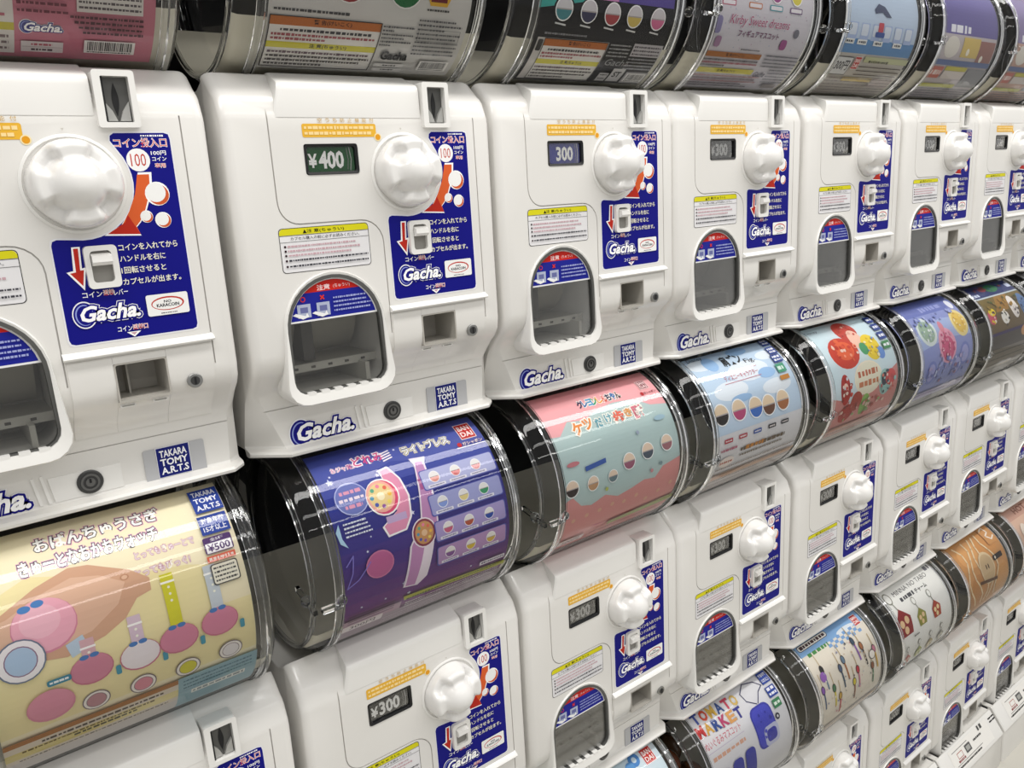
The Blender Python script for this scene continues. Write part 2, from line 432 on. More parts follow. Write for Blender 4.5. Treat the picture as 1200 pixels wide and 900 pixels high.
# big blue instruction sticker
def blue_sticker():
    s = Sheet()
    def outline(g):
        r = .148-g
        a0, a1 = math.radians(-101), math.radians(45)
        pts = [(KX+r*math.cos(a0+(a1-a0)*k/16), KZ+r*math.sin(a0+(a1-a0)*k/16)) for k in range(17)]
        pts = pts[:-1]+[(-.050-g, .953), (-.048-g*.7, .966+g*.5), (-.038, .973+g)]
        x1, x0, z0 = .107+g, -.237-g, .414-g
        pts += [(x1-.015, .973+g), (x1-.003, .969+g), (x1, .955)]
        pts += [(x1, z0+.015), (x1-.004, z0+.004), (x1-.015, z0), (x0+.015, z0), (x0+.004, z0+.004), (x0, z0+.015)]
        pts += [(x0, .685), (x0+.004, .696+g), (x0+.015, .700+g)]
        return pts
    s.poly(outline(.004), 'E8E8EE'); s.poly(outline(0), '0B0B7E')
    s.text('コイン投入口', .028, .947, .138, .024, 'D8342A', .0, halo='FFFFFF', hb=.045)
    s.fine(.03, .09, .9655, .005, 'FFFFFF', 3)
    s.circ(.015, .901, .031, 'F4F4F4'); s.text('100', .015, .901, .040, .034, 'C03A28', .0)
    s.text('100円', .071, .919, .040, .012, 'FFFFFF', .015); s.text('コイン', .071, .903, .038, .011, 'FFFFFF', .015)
    s.text('専用', .071, .885, .028, .012, 'D8342A', .0, halo='FFFFFF', hb=.05)
    ar = [(.005, .862), (.037, .862), (.034, .83), (.026, .80), (.012, .765), (-.006, .735), (-.018, .722), (-.010, .70), (-.095, .706), (-.052, .731), (-.03, .765), (-.008, .81), (0, .84)]
    cxa, cza = -.02, .77
    s.poly([(cxa+(x-cxa)*1.12+.0, cza+(z-cza)*1.06) for x, z in ar], 'FFFFFF'); s.poly(ar, 'D9602F')
    s.poly([(-.010, .70), (-.095, .706), (-.045, .735), (-.036, .755)], 'B92A1C')
    for x, z, r in ((.051, .808, .033), (.056, .735, .022), (.013, .747, .017)):
        s.circ(x, z, r, 'FFFFFF'); s.circ(x+r*.08, z-r*.08, r*.86, 'CC5B30'); s.circ(x-r*.12, z+r*.12, r*.82, 'F2F2F0')
    for t, x0, x1, z in (('コインを入れてから', -.074, .084, .667), ('ハンドルを右に', -.075, .046, .636), ('1回転させると', -.076, .043, .604), ('カプセルが出ます。', -.076, .080, .572)):
        s.text(t, (x0+x1)/2, z, x1-x0, .0185, 'F4F0DC', .016)
    s.poly([(-.191, .678), (-.170, .678), (-.174, .62), (-.164, .622), (-.176, .560), (-.213, .612), (-.196, .615)], 'FFFFFF')
    s.poly([(-.187, .674), (-.175, .674), (-.179, .615), (-.170, .615), (-.178, .572), (-.205, .609), (-.190, .611)], 'C22E22')
    s.text('コイン', -.160, .547, .05, .015, 'FFFFFF', .012); s.text('返却', -.119, .548, .026, .016, 'D8342A', 0, halo='FFFFFF', hb=.05); s.text('レバー', -.087, .546, .036, .015, 'FFFFFF', .012)
    gacha_logo(s, -.128, .493, .175)
    s.rr(-.026, .090, .466, .527, .006, 'F2F2F0'); s.circ(.032, .499, .046, 'C03A30', .020); s.circ(.031, .498, .042, 'F2F2F0', .0165)
    s.text('NO', .032, .505, .020, .007, '101020', .03); s.text('KARACOIN', .032, .4945, .062, .009, '101020', .03); s.fine(.01, .055, .472, .003, '404050', 5)
    s.text('コイン', -.093, .442, .038, .014, 'FFFFFF', .012); s.text('返却口', -.052, .443, .040, .015, 'D8342A', 0, halo='FFFFFF', hb=.05)
    s.poly([(-.090, .431), (-.052, .431), (-.071, .416)], 'FFFFFF'); s.poly([(-.080, .429), (-.062, .429), (-.071, .421)], 'C9A0A8')
    return s.flat('instruction_sticker', -.1056)
M['instruction_sticker'] = blue_sticker()
# coin return lever
bm = bmesh.new()
ring_prism(bm, rrect(-.166, -.082, .562, .678, .012), rrect(-.152, -.098, .578, .664, .010), -.122, -.10)
M['lever_frame'] = finish(bm, 'lever_frame', WHITE2, 30)
bm = bmesh.new(); prism(bm, rrect(-.153, -.097, .577, .665, .009), -.108, -.100); M['lever_well'] = finish(bm, 'lever_well', pmat('well_grey', (.27, .26, .24), .4))
bm = bmesh.new()
loft(bm, [[(x, y, z) for y, z in ((-.105, .623), (-.132, .625), (-.141, .634), (-.138, .650), (-.120, .656), (-.105, .658))] for x in (-.150, -.100)])
M['lever'] = finish(bm, 'lever', WHITE2, 40)
# caution sticker
def caution():
    s = Sheet(); x0, x1, z0, z1 = -.627, -.318, .546, .682
    s.rr(x0-.002, x1+.002, z0-.002, z1+.002, .012, '202020'); s.rr(x0, x1, z0, z1, .011, 'E7E6E8')
    s.poly([(x0, .662), (x1, .662), (x1, z1-.010), (x1-.004, z1-.003), (x1-.010, z1), (x0+.010, z1), (x0+.004, z1-.003), (x0, z1-.010)], 'D9D21E')
    s.text('注 意(ちゅうい)', -.47, .671, .13, .013, '202010', .015); s.poly([(-.549, .665), (-.535, .665), (-.542, .677)], '202010')
    s.rect(x0, x1, .660, .6615, '303030'); s.rect(x0, x1, .640, .6412, '303030')
    s.text('カプセル購入の前に必ずお読みください。', -.472, .651, .24, .011, '252530', .0)
    for k, (z, c, f) in enumerate(((.627, 'C9A6AE', .85), (.613, 'C9A6AE', .9), (.599, 'C9A6AE', .78), (.583, '404048', 1), (.565, '404048', 1))):
        s.circ(x0+.014, z, .004, '352028', n=8); s.fine(x0+.022, x1-.008, z, .0065, c, 20+k, f)
    return s.flat('caution_sticker', -.1056)
M['caution_sticker'] = caution()
def notice():
    s = Sheet(); z0, z1 = .958, .999
    s.rr(-.512, -.253, z0, z1, .006, 'E8B43A'); s.circ(-.248, .957, .013, 'F2E2B0'); s.circ(-.248, .957, .0095, 'E09A20')
    s.fine(-.505, -.262, .987, .011, 'F8DC9C', 8); s.fine(-.505, -.272, .970, .011, 'F8DC9C', 9)
    for k, ch in enumerate('空うち防止機能付'): s.text(ch, -.45+.026*k, 1.0095, .015, .013, 'C9A455', 0)
    s.poly([(-.165, .986), (-.157, .986), (-.161, .979)], 'C8C4BC')
    return s.flat('notice_sticker', -.1056)
M['notice_sticker'] = notice()
# outlet
bm = bmesh.new()
inn = arch(OX0, OX1, OZ0, OZT, .05, 0)
out = arch(OX0, OX1, OZ0, OZT, .065, .010, .038)
n = len(out)
A = [bm.verts.new((x, -.1075 if z > .45 else -.1075-min(.012, (.45-z)*.05), z)) for x, z in out]
A2 = [bm.verts.new((x+(.004 if x < -.47 else -.004), -.112 if z > .45 else -.114-min(.014, (.45-z)*.055), z+(.005 if z < .3 else -.001))) for x, z in out]
B = [bm.verts.new((x, -.110 if z > .45 else -.111-min(.010, (.45-z)*.04), z)) for x, z in inn]
C = [bm.verts.new((x, .10, z)) for x, z in inn]; D = [bm.verts.new((x, .10, z)) for x, z in out]
for i in range(n):
    j = (i+1) % n
    for q in ((A[i], A[j], A2[j], A2[i]), (A2[i], A2[j], B[j], B[i]), (B[i], B[j], C[j], C[i]), (C[i], C[j], D[j], D[i]), (D[i], D[j], A[j], A[i])): bm.faces.new(q)
for k in range(6):
    x = -.60+k*.048
    prism(bm, [(x, OZ0-.004), (x+.028, OZ0-.004), (x+.028, OZ0+.006), (x, OZ0+.006)], -.122, -.09)
M['outlet_rim'] = finish(bm, 'outlet_rim', WHITE2, 45)
bm = bmesh.new(); g = -.001
ring_prism(bm, arch(OX0, OX1, OZ0, OZT, .05, .0), arch(OX0, OX1, OZ0, OZT, .045, -.011, -.004), -.1125, -.09)
M['outlet_seal'] = finish(bm, 'outlet_seal', pmat('seal_grey', (.09, .09, .085), .35), 40)
bm = bmesh.new()
prism(bm, arch(OX0, OX1, OZ0, OZT, .045, -.010, -.002), -.103, -.099)
M['outlet_door'] = finish(bm, 'outlet_door', DOORC)
bm = bmesh.new()
box(bm, OX0-.003, OX1+.003, .18, .2, OZ0, OZT, 0)
box(bm, OX0, OX1, -.03, .2, .212, .226, 0)                 # shelf
box(bm, OX0, OX1, -.035, -.02, .205, .232, 1)              # shelf lip
for k in range(5): box(bm, OX0+.035+k*.062, OX0+.05+k*.062, -.037, -.034, .214, .222, 2)
loft(bm, [[(x, .17-.13*math.sin(math.radians(a)), .235+.21*(1-math.cos(math.radians(a)))) for a in (0, 20, 40, 60, 80)]+[(x, .179, .40), (x, .179, .235)] for x in (OX0+.02, OX1-.02)], 0)
box(bm, OX0+.09, OX0+.13, .0, .12, .235, .40, 2)
box(bm, -.37, -.355, -.09, .18, OZ0, .212, 1)
M['outlet_chute'] = finish(bm, 'outlet_chute', [CHUTE, pmat('chute_light', (.45, .44, .40), .35), pmat('chute_dark', (.06, .055, .05), .4)], 30)
def warn_sticker():
    s = Sheet(); cx = (OX0+OX1)/2; R_ = (OX1-OX0)/2-.016; zc = OZT-(OX1-OX0)/2; zb = .388
    def seg(r, zlo, n=20):
        a0 = math.asin((zlo-zc)/r)
        return [(cx+r*math.cos(a0+(PI-2*a0)*k/n), zc+r*math.sin(a0+(PI-2*a0)*k/n)) for k in range(n+1)]
    s.poly(seg(R_+.006, zb-.006), 'ECECEC'); s.poly(seg(R_, zb), '1C2390'); s.poly(seg(R_, .475), 'C5261E')
    s.text('注意', cx-.03, .488, .045, .018, 'F6DADA', .02); s.text('(ちゅうい)', cx+.035, .488, .06, .014, 'F6DADA', .0)
    for k, x in enumerate((-.575, -.508)):
        s.rect(x-.022, x+.024, .396, .440, 'AEB6CE'); s.rect(x-.012, x+.014, .412, .430, '6A6FA0'); s.poly([(x-.04, .408), (x-.028, .413), (x+.004, .402), (x+.010, .412), (x+.016, .398), (x-.006, .392)], 'F0F0F0')
        s.circ(x, .456, .009, 'D8342A', n=12) if k == 0 else s.text('×', x, .456, .014, .014, 'D8342A', .03)
        if k == 0: s.circ(x, .456, .006, '1C2390', n=12)
    for k in range(4): s.fine(-.470, -.345+.007*(4-k) if k > 1 else -.350, .450-k*.014, .0065, '9FA6D8', 40+k)
    return s.flat('warning_sticker', -.1032)
M['warning_sticker'] = warn_sticker()
# locks
bm = bmesh.new(); disc(bm, .0735, .2595, .0225, -.114, -.09, 24, 0, .020); disc(bm, .0735, .2595, .0135, -.116, -.1, 20, 1); box(bm, .071, .0765, -.1175, -.11, .249, .270, 2)
M['door_lock'] = finish(bm, 'door_lock', [METAL, DMETAL, BLACK], 30)
bm = bmesh.new(); cx, cz = -.2385, -.006
disc(bm, cx, cz, .036, -.010, .01, 28, 0, .033)
loft(bm, [[(cx+r*math.cos(2*PI*k/24), y, cz+r*math.sin(2*PI*k/24)) for k in range(24)] for r, y in ((.026, -.009), (.026, -.013), (.020, -.013), (.020, -.009))], 1, caps=False)
disc(bm, cx, cz, .013, -.014, -.005, 20, 1); box(bm, cx-.003, cx+.003, -.016, -.01, cz-.001, cz+.011, 2)
M['cylinder_lock'] = finish(bm, 'cylinder_lock', [DMETAL, pmat('lock_mid', (.16, .16, .155), .3, metal=.7), BLACK], 30)
# lock plate (embossed tab) and ribs on the lower front
bm = bmesh.new()
prism(bm, [(-.335, -.045), (-.15, -.045), (-.15, .030), (-.345, .030)], -.0035, .005)
for x in (-.375, -.352): prism(bm, [(x, -.045), (x+.009, -.045), (x-.004, .040), (x-.012, .040)], -.005, .003)
for x in (-.56, -.515, -.47, -.43): prism(bm, [(x, -.045), (x+.012, -.045), (x+.008, -.022), (x, -.022)], -.004, .003)
M['lock_plate'] = finish(bm, 'lock_plate', WHITE2)
bm = bmesh.new(); prism(bm, rrect(-.085, .098, -.055, .048, .006), -.0045, .004)
M['maker_plate'] = finish(bm, 'maker_plate', pmat('plate_grey', (.47, .475, .49), .35))
def maker():
    s = Sheet(); s.rect(-.049, .052, -.049, .049, 'E9EAF0'); s.rect(-.047, .050, -.047, .047, '182070')
    for t, z in (('TAKARA', .027), ('TOMY', 0), ('A.R.T.S', -.027)): s.text(t, .0015, z, .080, .021, 'F2F3F8', .028)
    return s.flat('maker_label', -.0048)
M['maker_label'] = maker()
s = Sheet(); gacha_logo(s, -.512, -.012, .245); M['brand_logo'] = s.flat('brand_logo', -.0012)

# ---- drum
YC, ZC = .175, 1.53
def lathe(bm, prof, n=64, mi=0, a0=0, a1=360, close=True):
    k_ = n if a1-a0 >= 360 else n+1
    rings = [[(x, YC-r*math.cos(math.radians(a0+(a1-a0)*k/n)), ZC+r*math.sin(math.radians(a0+(a1-a0)*k/n))) for k in range(k_)] for x, r in prof]
    R = [[bm.verts.new(p) for p in r] for r in rings]
    for i in range(len(R)-1):
        for j in range(k_ if k_ == n else k_-1):
            bm.faces.new((R[i][j], R[i][(j+1) % k_], R[i+1][(j+1) % k_], R[i+1][j])).material_index = mi
    return R
bm = bmesh.new()
lathe(bm, [(-.703, .02), (-.703, .345), (-.700, .362), (-.690, .377), (-.672, .386), (-.640, .390), (-.629, .399), (-.60, .400), (.13, .400), (.160, .396), (.177, .385), (.184, .368), (.186, .345), (.186, .02)])
M['capsule_drum'] = finish(bm, 'capsule_drum', CLEAR, 40)
def ringprof(x, r, w_, h_, sg=1): return [(x, r), (x, r+h_), (x+sg*w_*.15, r+h_*1.3), (x+sg*w_*.4, r+h_*1.3), (x+sg*w_*.5, r+h_*.4), (x+sg*w_*.75, r+h_*.4), (x+sg*w_*.8, r+h_*.9), (x+sg*w_, r+h_*.9), (x+sg*w_, r), (x, r)]
for nm, a in (('ring_a', (-.634, .4005, .034, .0065)), ('ring_b', (.160, .4005, .034, .0065, -1)), ('ring_c', (-.703, .352, .018, .012)), ('ring_d', (.186, .352, .018, .012, -1))):
    bm = bmesh.new(); lathe(bm, ringprof(*a)); M[nm] = finish(bm, 'end_ring', RIM, 35)
bm = bmesh.new()       # black liner of the upper back half
lathe(bm, [(-.60, .373), (.10, .373)], 40, 0, 75, 205); 
M['drum_liner'] = finish(bm, 'drum_liner', BLACK, 40)
bm = bmesh.new()       # hopper bowl in the lower half, open at the ends
lathe(bm, [(-.690, .365), (-.675, .374), (.155, .374), (.170, .365)], 36, 0, 205, 322)
M['hopper'] = finish(bm, 'hopper', HOPPER, 40)
bm = bmesh.new()       # split line strip of the drum, front and the hinge
for a in (-13.5,):
    t = math.radians(a)
    for x0, x1 in ((-.703, -.612),):
        def pt(x, r, da): return (x, YC-r*math.cos(t+da), ZC+r*math.sin(t+da))
        loft(bm, [[pt(x, .392, -.02), pt(x, .414, -.02), pt(x, .420, 0), pt(x, .414, .02), pt(x, .392, .02)] for x in (x0+.02, x1)])
def ball(bm, c, r, mi=0):
    q = bmesh.ops.create_uvsphere(bm, u_segments=14, v_segments=8, radius=r)
    for v in q['verts']: v.co += Vector(c)
    for f in {f for v in q['verts'] for f in v.link_faces}: f.material_index = mi
t = math.radians(-13.5)
ball(bm, (-.615, YC-.412*math.cos(t+.06), ZC+.412*math.sin(t+.06)), .019)
ball(bm, (-.705, YC-.33*math.cos(t), ZC+.33*math.sin(t)), .021)
loft(bm, [[(-.712+dx, YC-r*math.cos(t)+0, ZC+r*math.sin(t)+dz) for dx, dz in ((0, -.009), (.014, -.009), (.014, .009), (0, .009))] for r in (.25, .33, .40)])
M['drum_hinge'] = finish(bm, 'drum_hinge', RIM, 40)
# ------------------------------------------------------------------ display cards
U0, U1, V0, V1 = -.592, .116, -.440, .462
def card(base):
    s = Sheet(); s.rect(U0, U1, V0, V1, base); return s
def warnbox(s, x0, x1, z0, z1, k=0):
    w_ = x1-x0; h = z1-z0
    s.rect(x0, x1, z0, z1, 'E4E1DE'); s.rect(x0, x1, z1-.16*h, z1, 'B9692C'); s.rect(x0, x1, z0+.42*h, z0+.54*h, 'CFC62A')
    s.text('警 告(けいこく)', x0+w_*.55, z1-.08*h, w_*.34, .09*h, '3A1408', .02); s.text('注 意(ちゅうい)', x0+w_*.55, z0+.48*h, w_*.34, .09*h, '202008', .02)
    s.fine(x0+.1*w_, x1-.03, z1-.235*h, .055*h, '3A3A40', k+1)
    for j, (q, c) in enumerate(((.68, 'A05058'), (.605, 'A05058'), (.34, '6A5560'), (.25, '55504F'), (.16, '55504F'), (.07, '55504F'))):
        s.fine(x0+.03*w_, x1-.03*w_, z0+q*h, .05*h, c, k+j+3, (1, .5, .95, 1, .9, .55)[j])
    s.frame(x0, x1, z0, z1, .003, '282020')
def barcode(s, x0, x1, z0, z1):
    s.rect(x0, x1, z0, z1, 'EDEBE8'); rn = random.Random(int(x0*1000)); x = x0+.008; s.L += 1
    while x < x1-.008:
        q = rn.choice((.0015, .002, .0032)); s.rect(x, x+q, z0+(z1-z0)*.22, z1-(z1-z0)*.08, '222222', False); x += q+rn.choice((.0015, .0025))
    s.fine(x0+.008, x1-.008, z0+(z1-z0)*.11, (z1-z0)*.1, '333333', 2, up_=False)
def bandai(s, cx, cz, k=.058):
    s.rect(cx-k/2-.003, cx+k/2+.003, cz-k/2-.006, cz+k/2+.006, 'F4E8E6'); s.rect(cx-k/2, cx+k/2, cz-k/2-.003, cz+k/2+.003, 'C2221E')
    s.text('BAN', cx, cz+k*.23, k*.78, k*.34, 'FBEDEA', .03); s.text('DAI', cx, cz-k*.23, k*.78, k*.34, 'FBEDEA', .03)
def takara(s, cx, cz, kx=.085, kz=.09):
    s.rect(cx-kx/2, cx+kx/2, cz-kz/2, cz+kz/2, '20409A')
    for t, o in (('TAKARA', .3), ('TOMY', 0), ('A.R.T.S', -.3)): s.text(t, cx, cz+o*kz, kx*.8, kz*.2, 'F4F4FA', .03)
def capsule_icon(s, x, z, r, c, c2='F3F1EC'):
    s.circ(x, z, r*1.12, 'FFFFFF'); s.circ(x, z, r, c)
    s.poly([(x+r*math.cos(PI*k/10), z+r*math.sin(PI*k/10)) for k in range(11)], c2); s.rect(x-r, x+r, z-r*.06, z+r*.06, 'B0A8A8')
def agebox(s, x, z, kx, kz, a, b, bgc='20409A'):
    s.rect(x-kx/2, x+kx/2, z-kz/2, z+kz/2, bgc); s.text(a, x, z+kz*.22, kx*.8, kz*.3, 'F6F6FA', .02); s.text(b, x, z-kz*.22, kx*.8, kz*.3, 'F6F6FA', .02)

def card_rabbit_watch():      # top left big cream card of the second row
    s = card('F3EACB')
    s.poly([(-.592, .24), (-.45, .30), (-.2, .22), (-.05, .2), (.115, .15), (.115, -.14), (-.592, -.14)], 'EFE3B0')
    s.rect(.022, .116, .05, V1, 'F2E8C8')
    s.text('おぱんちゅうさぎ', -.246, .390, .335, .048, 'FFFFFF', .035, halo='2A2430', hb=.085, halo2='EAB4CC', hb2=.13)
    s.text('きゅーとなおかおウォッチ', -.281, .323, .365, .046, 'FFFFFF', .035, halo='2A2430', hb=.085, halo2='D9A6CC', hb2=.13)
    s.text('とってもきゅーとで', -.092, .268, .17, .024, 'FFFFFF', .01, halo='B04C94', hb=.065)
    s.text('とってもびっぐ!', -.110, .215, .155, .024, 'FFFFFF', .01, halo='B04C94', hb=.065)
    s.poly([(-.592, .205), (-.53, .215), (-.44, .262), (-.35, .292), (-.30, .285), (-.255, .262), (-.20, .235), (-.155, .196), (-.158, .160), (-.20, .150), (-.24, .105), (-.30, .075), (-.40, .052), (-.48, .068), (-.56, .10), (-.592, .11)], 'D3A88C')
    s.poly([(-.592, .19), (-.52, .20), (-.43, .24), (-.35, .262), (-.28, .245), (-.22, .205), (-.25, .15), (-.33, .10), (-.42, .085), (-.52, .10), (-.592, .125)], 'E2BCA2')
    s.circ(-.218, .218, .012, 'C08E70', .009); s.circ(-.218, .218, .008, 'E0BBA0', .006)
    # the watch on the arm: plain round pink case with a blue ribbon
    s.circ(-.437, .155, .081, 'D98CA4', .075); s.circ(-.437, .158, .078, 'F0B2C4', .072); s.circ(-.445, .170, .05, 'F5C2D0', .045)
    s.circ(-.475, .212, .016, '4C86C8', .010); s.circ(-.442, .218, .016, '4C86C8', .010)
    s.poly([(-.40, .085), (-.355, .10), (-.345, .06), (-.39, .045)], 'BCD2E4')
    def watch(x, zt, zf, strap, face, dx, dz, dial):
        s.poly([(x-.018, zt), (x+.018, zt), (x+.018, zf), (x-.018, zf)], strap); s.rect(x-.020, x+.020, zt-.028, zt-.022, 'FFFFFF')
        for q in range(3): s.circ(x, zt-.04-q*.02, .004, 'F5F5E8', n=8)
        s.circ(x, zf-.028, .056, 'C87890', .046); s.circ(x, zf-.026, .053, face, .043)
        s.circ(x-.014, zf+.012, .012, '4C7EC0', .007); s.circ(x+.012, zf+.013, .012, '4C7EC0', .007)
        s.rr(x+.058, x+.072, zf-.075, zf-.045, .005, '4A9AB4')
        s.circ(dx, dz, .037, '7A7078', .034); s.circ(dx, dz, .034, 'F2EDEA', .031); s.circ(dx, dz, .027, '8A7A80', .025); s.circ(dx, dz, .025, dial, .023)
    watch(-.349, .085, .022, 'D8B0B8', 'D48CA2', -.352, -.113, 'C09098')
    watch(-.222, .105, .012, 'D9C4D6', 'EDE6EA', -.226, -.118, 'DC93A2')
    watch(-.112, .192, .020, 'D6D22E', 'D88CA6', -.098, -.119, 'D6D040')
    watch(.010, .178, .030, 'C9D2DC', 'D88CA6', .032, -.112, 'E6E2E4')
    s.circ(-.508, .083, .060, '6E7A90', .058); s.circ(-.508, .083, .056, 'F0ECEE', .054); s.circ(-.508, .083, .040, '907088', .040); s.circ(-.508, .083, .037, 'AFC6DE', .037)
    s.rr(-.462, -.402, -.012, .006, .006, '3E8AA6'); s.fine(-.456, -.408, -.003, .008, 'F4F8FA', 9)
    s.circ(-.462, -.07, .06, 'D890A6', .05); s.circ(-.462, -.066, .056, 'E09AAE', .046)
    s.rect(U0, -.13, -.178, -.158, 'A9713A'); s.rect(U0, -.13, V0, -.178, 'D8CDBE'); s.rect(U0, -.13, -.245, -.205, 'D9CB8A'); s.rect(-.592, -.13, -.44, -.27, 'CFC9C6')
    s.fine(-.50, -.17, -.192, .011, '50443C', 4); s.fine(-.55, -.2, -.212, .009, '6A5A30', 5); s.fine(-.42, -.25, -.226, .012, '403808', 6); s.fine(-.56, -.16, -.26, .009, '6A6460', 7)
    s.rect(-.13, U1, V0, -.155, '8FB0BC')
    for k in range(3): s.fine(-.115, .10, -.175-.018*k, .007, '507080', 60+k)
    s.rect(-.09, .08, -.26, -.235, 'E8E8E2'); s.fine(-.085, .075, -.247, .014, '8A9498', 66)
    takara(s, .068, .388, .088, .092); agebox(s, .064, .298, .088, .064, '対象年齢', '15才以上')
    s.rr(.014, .100, .207, .258, .006, '50306C'); s.rect(.018, .096, .209, .239, 'F2F0F4'); s.text('全5種', .056, .249, .04, .010, 'F2F0F4', .01); s.text('¥500', .057, .224, .066, .022, '50306C', .02)
    s.rect(.012, .098, .182, .200, 'E06A50'); s.fine(.018, .092, .191, .009, 'F8E4DC', 11)
    s.rr(.014, .096, .112, .175, .008, '404040'); s.rr(.017, .093, .115, .172, .007, 'F0ECDC')
    for k in range(4): s.fine(.022, .088, .162-.0125*k, .006, '404040', 70+k)
    return s
def star(s, x, z, r, c='E8ECFF'):
    s.poly([(x+(r if k % 2 == 0 else r*.42)*math.cos(PI/2+PI*k/5), z+(r if k % 2 == 0 else r*.42)*math.sin(PI/2+PI*k/5)) for k in range(10)], c)
def card_light_bracelet():
    s = card('3C49A0')
    for k in range(14): # printed artwork: night blue above, plum below
        z1 = .27-k*.05; t = k/13
        c = '%02X%02X%02X' % (int(28+140*t), int(44+26*t), int(140-10*t)); s.rect(U0, U1, V0, z1, c)
    s.poly([(U0, .33), (-.45, .30), (-.3, .345), (-.15, .31), (U1, .335), (U1, V1), (U0, V1)], '4C58A8')
    rn = random.Random(7)
    for k in range(22): star(s, rn.uniform(-.57, .09), rn.uniform(-.22, .44), rn.choice((.004, .006, .010)))
    star(s, -.55, .325, .016)
    s.text('おジャ魔女', -.475, .368, .10, .022, 'E66AA0', .0, halo='FFF6FA', hb=.09); s.text('どれみ', -.375, .380, .12, .040, 'E0508C', .02, halo='FFF6FA', hb=.11)
    for k in range(4): s.poly([(-.325, .388-.011*k), (-.285, .396-.011*k), (-.283, .391-.011*k), (-.325, .382-.011*k)], 'FFF6FA')
    s.text('ライトブレス', -.137, .372, .20, .036, 'FFFFFF', .02, halo='40384A', hb=.07, halo2='F0E8C8', hb2=.15)
    bandai(s, .055, .388, .066)
    s.circ(-.002, .331, .010, 'C8242C'); s.text('ガシャポン', .058, .331, .092, .016, 'F2EAEE', .02, halo='8C2434', hb=.05); s.rect(-.02, .112, .316, .319, 'F0F0F4')
    s.circ(-.497, .248, .062, 'B6BEE8', .06); s.circ(-.497, .248, .058, '6E7ABC', .056)
    for k, (a, b) in enumerate(((-.535, -.455), (-.545, -.45), (-.53, -.465))): s.fine(a, b, .272-.026*k, .014, ('E8A0B8', 'F6E6EE', 'E8A0B8')[k], 80+k)
    # watch seen at an angle
    s.poly([(-.365, .320), (-.325, .328), (-.295, .27), (-.285, .20), (-.30, .125), (-.33, .085), (-.405, .080), (-.420, .12), (-.35, .16)], 'FFFFFF')
    s.poly([(-.360, .315), (-.328, .321), (-.302, .27), (-.292, .20), (-.306, .130), (-.334, .091), (-.400, .087), (-.412, .12), (-.35, .16)], 'E79ABA')
    s.rect(-.398, -.318, .125, .15, 'C9B4DC')
    s.circ(-.385, .222, .064, 'FFFFFF', .068); s.circ(-.385, .222, .058, 'E0507A', .062); s.circ(-.392, .226, .054, 'F6B6A6', .058); s.circ(-.392, .226, .045, 'EFD89A', .048)
    for k in range(8): s.circ(-.392+.035*math.cos(k*PI/4), .226+.037*math.sin(k*PI/4), .0075, ('F2C24C', 'E8705A', 'F08AA8', '60B090', '58A0C0', '5060B8', '9A62B0', 'F2E26C')[k])
    s.circ(-.392, .226, .015, 'FBF3D0')
    # watch with long strap
    s.poly([(-.232, .332), (-.165, .325), (-.178, .30), (-.200, .08), (-.215, .07), (-.262, -.12), (-.30, -.15), (-.362, -.138), (-.330, .02), (-.270, .10), (-.222, .305)], 'F4EAF4')
    s.poly([(-.215, .312), (-.185, .309), (-.206, .08), (-.27, .012), (-.312, -.142), (-.352, -.135), (-.322, .02), (-.264, .10)], 'C892C2')
    s.rect(-.235, -.185, .205, .245, 'B05C92'); s.circ(-.265, .055, .051, 'F4EAF4', .055); s.circ(-.265, .055, .046, '8C3C50', .050); s.circ(-.265, .055, .038, 'D09C64', .042)
    for k in range(8): s.circ(-.265+.026*math.cos(k*PI/4), .055+.029*math.sin(k*PI/4), .006, ('F2C24C', 'E8705A', 'F08AA8', '60B090', '58A0C0', '5060B8', '9A62B0', 'F2E26C')[k], n=10)
    s.circ(-.265, .055, .012, 'EBC8A0')
    # twelve small cells
    tint = ['E59A8C', 'E07A78', 'F0A8A8', '8AA2E0', 'EAD890', '3E9A6A', 'D06484', 'B8583C', '2C4EA8', '8A5C9C', 'E0C23C', 'D8B450']
    for r in range(4):
        z1 = .272-.096*r; zl = z1-.078
        s.rr(-.222, .108-.004*r, zl, z1, .010, '5A60B4'); s.rr(-.218, .104-.004*r, zl+.004, z1-.003, .009, ('B9BDE2', 'A6AADA', 'B0A2D4', 'BC98C6')[r])
        for c in range(3):
            x = -.165+c*.093; capsule_icon(s, x, z1-.034, .020, tint[r*3+c]); s.rr(x-.038, x+.038, zl+.006, zl+.017, .003, 'F2F0F8'); s.fine(x-.030, x+.03, zl+.0115, .005, '7A78A0', 90+r*3+c)
    s.poly([(-.576, .175), (-.592, .15), (-.585, .11), (-.56, .09), (-.575, .125)], 'B8DCF4')
    for k in range(4): s.fine(-.560, -.475+.005*k, .168-.014*k, .007, 'F0F4FF', 100+k)
    s.circ(-.455, .0, .055, 'D37FA8', .05); s.circ(-.455, .0, .050, 'C46A9C', .045)
    s.line([(-.58, .03), (-.55, .06), (-.56, .0), (-.585, -.05), (-.54, -.03), (-.49, .02)], .004, '8C80D8')
    s.rect(-.592, -.36, -.30, -.205, 'B89AAE'); s.rect(U0, U1, V0, -.25, 'A998A6')
    for k in range(4): s.rect(-.575, -.39, -.185-.014*k, -.181-.014*k, '5A3C58')
    s.poly([(-.355, -.182), (-.350, -.205), (.112, -.222), (.112, -.198)], 'B4B43A'); s.fine(-.34, .10, -.203, .008, '4A4A10', 110)
    for k in range(3): s.fine(-.34, .09, -.228-.014*k, .007, 'E0D4DE', 111+k)
    s.rr(-.59, -.43, -.275, -.235, .005, 'E8E0E4'); s.text('300円', -.51, -.255, .10, .026, '5C4E58', .01)
    s.rr(-.02, .10, -.175, -.155, .004, 'ECE4F0'); s.fine(-.012, .095, -.165, .008, '50406A', 120)
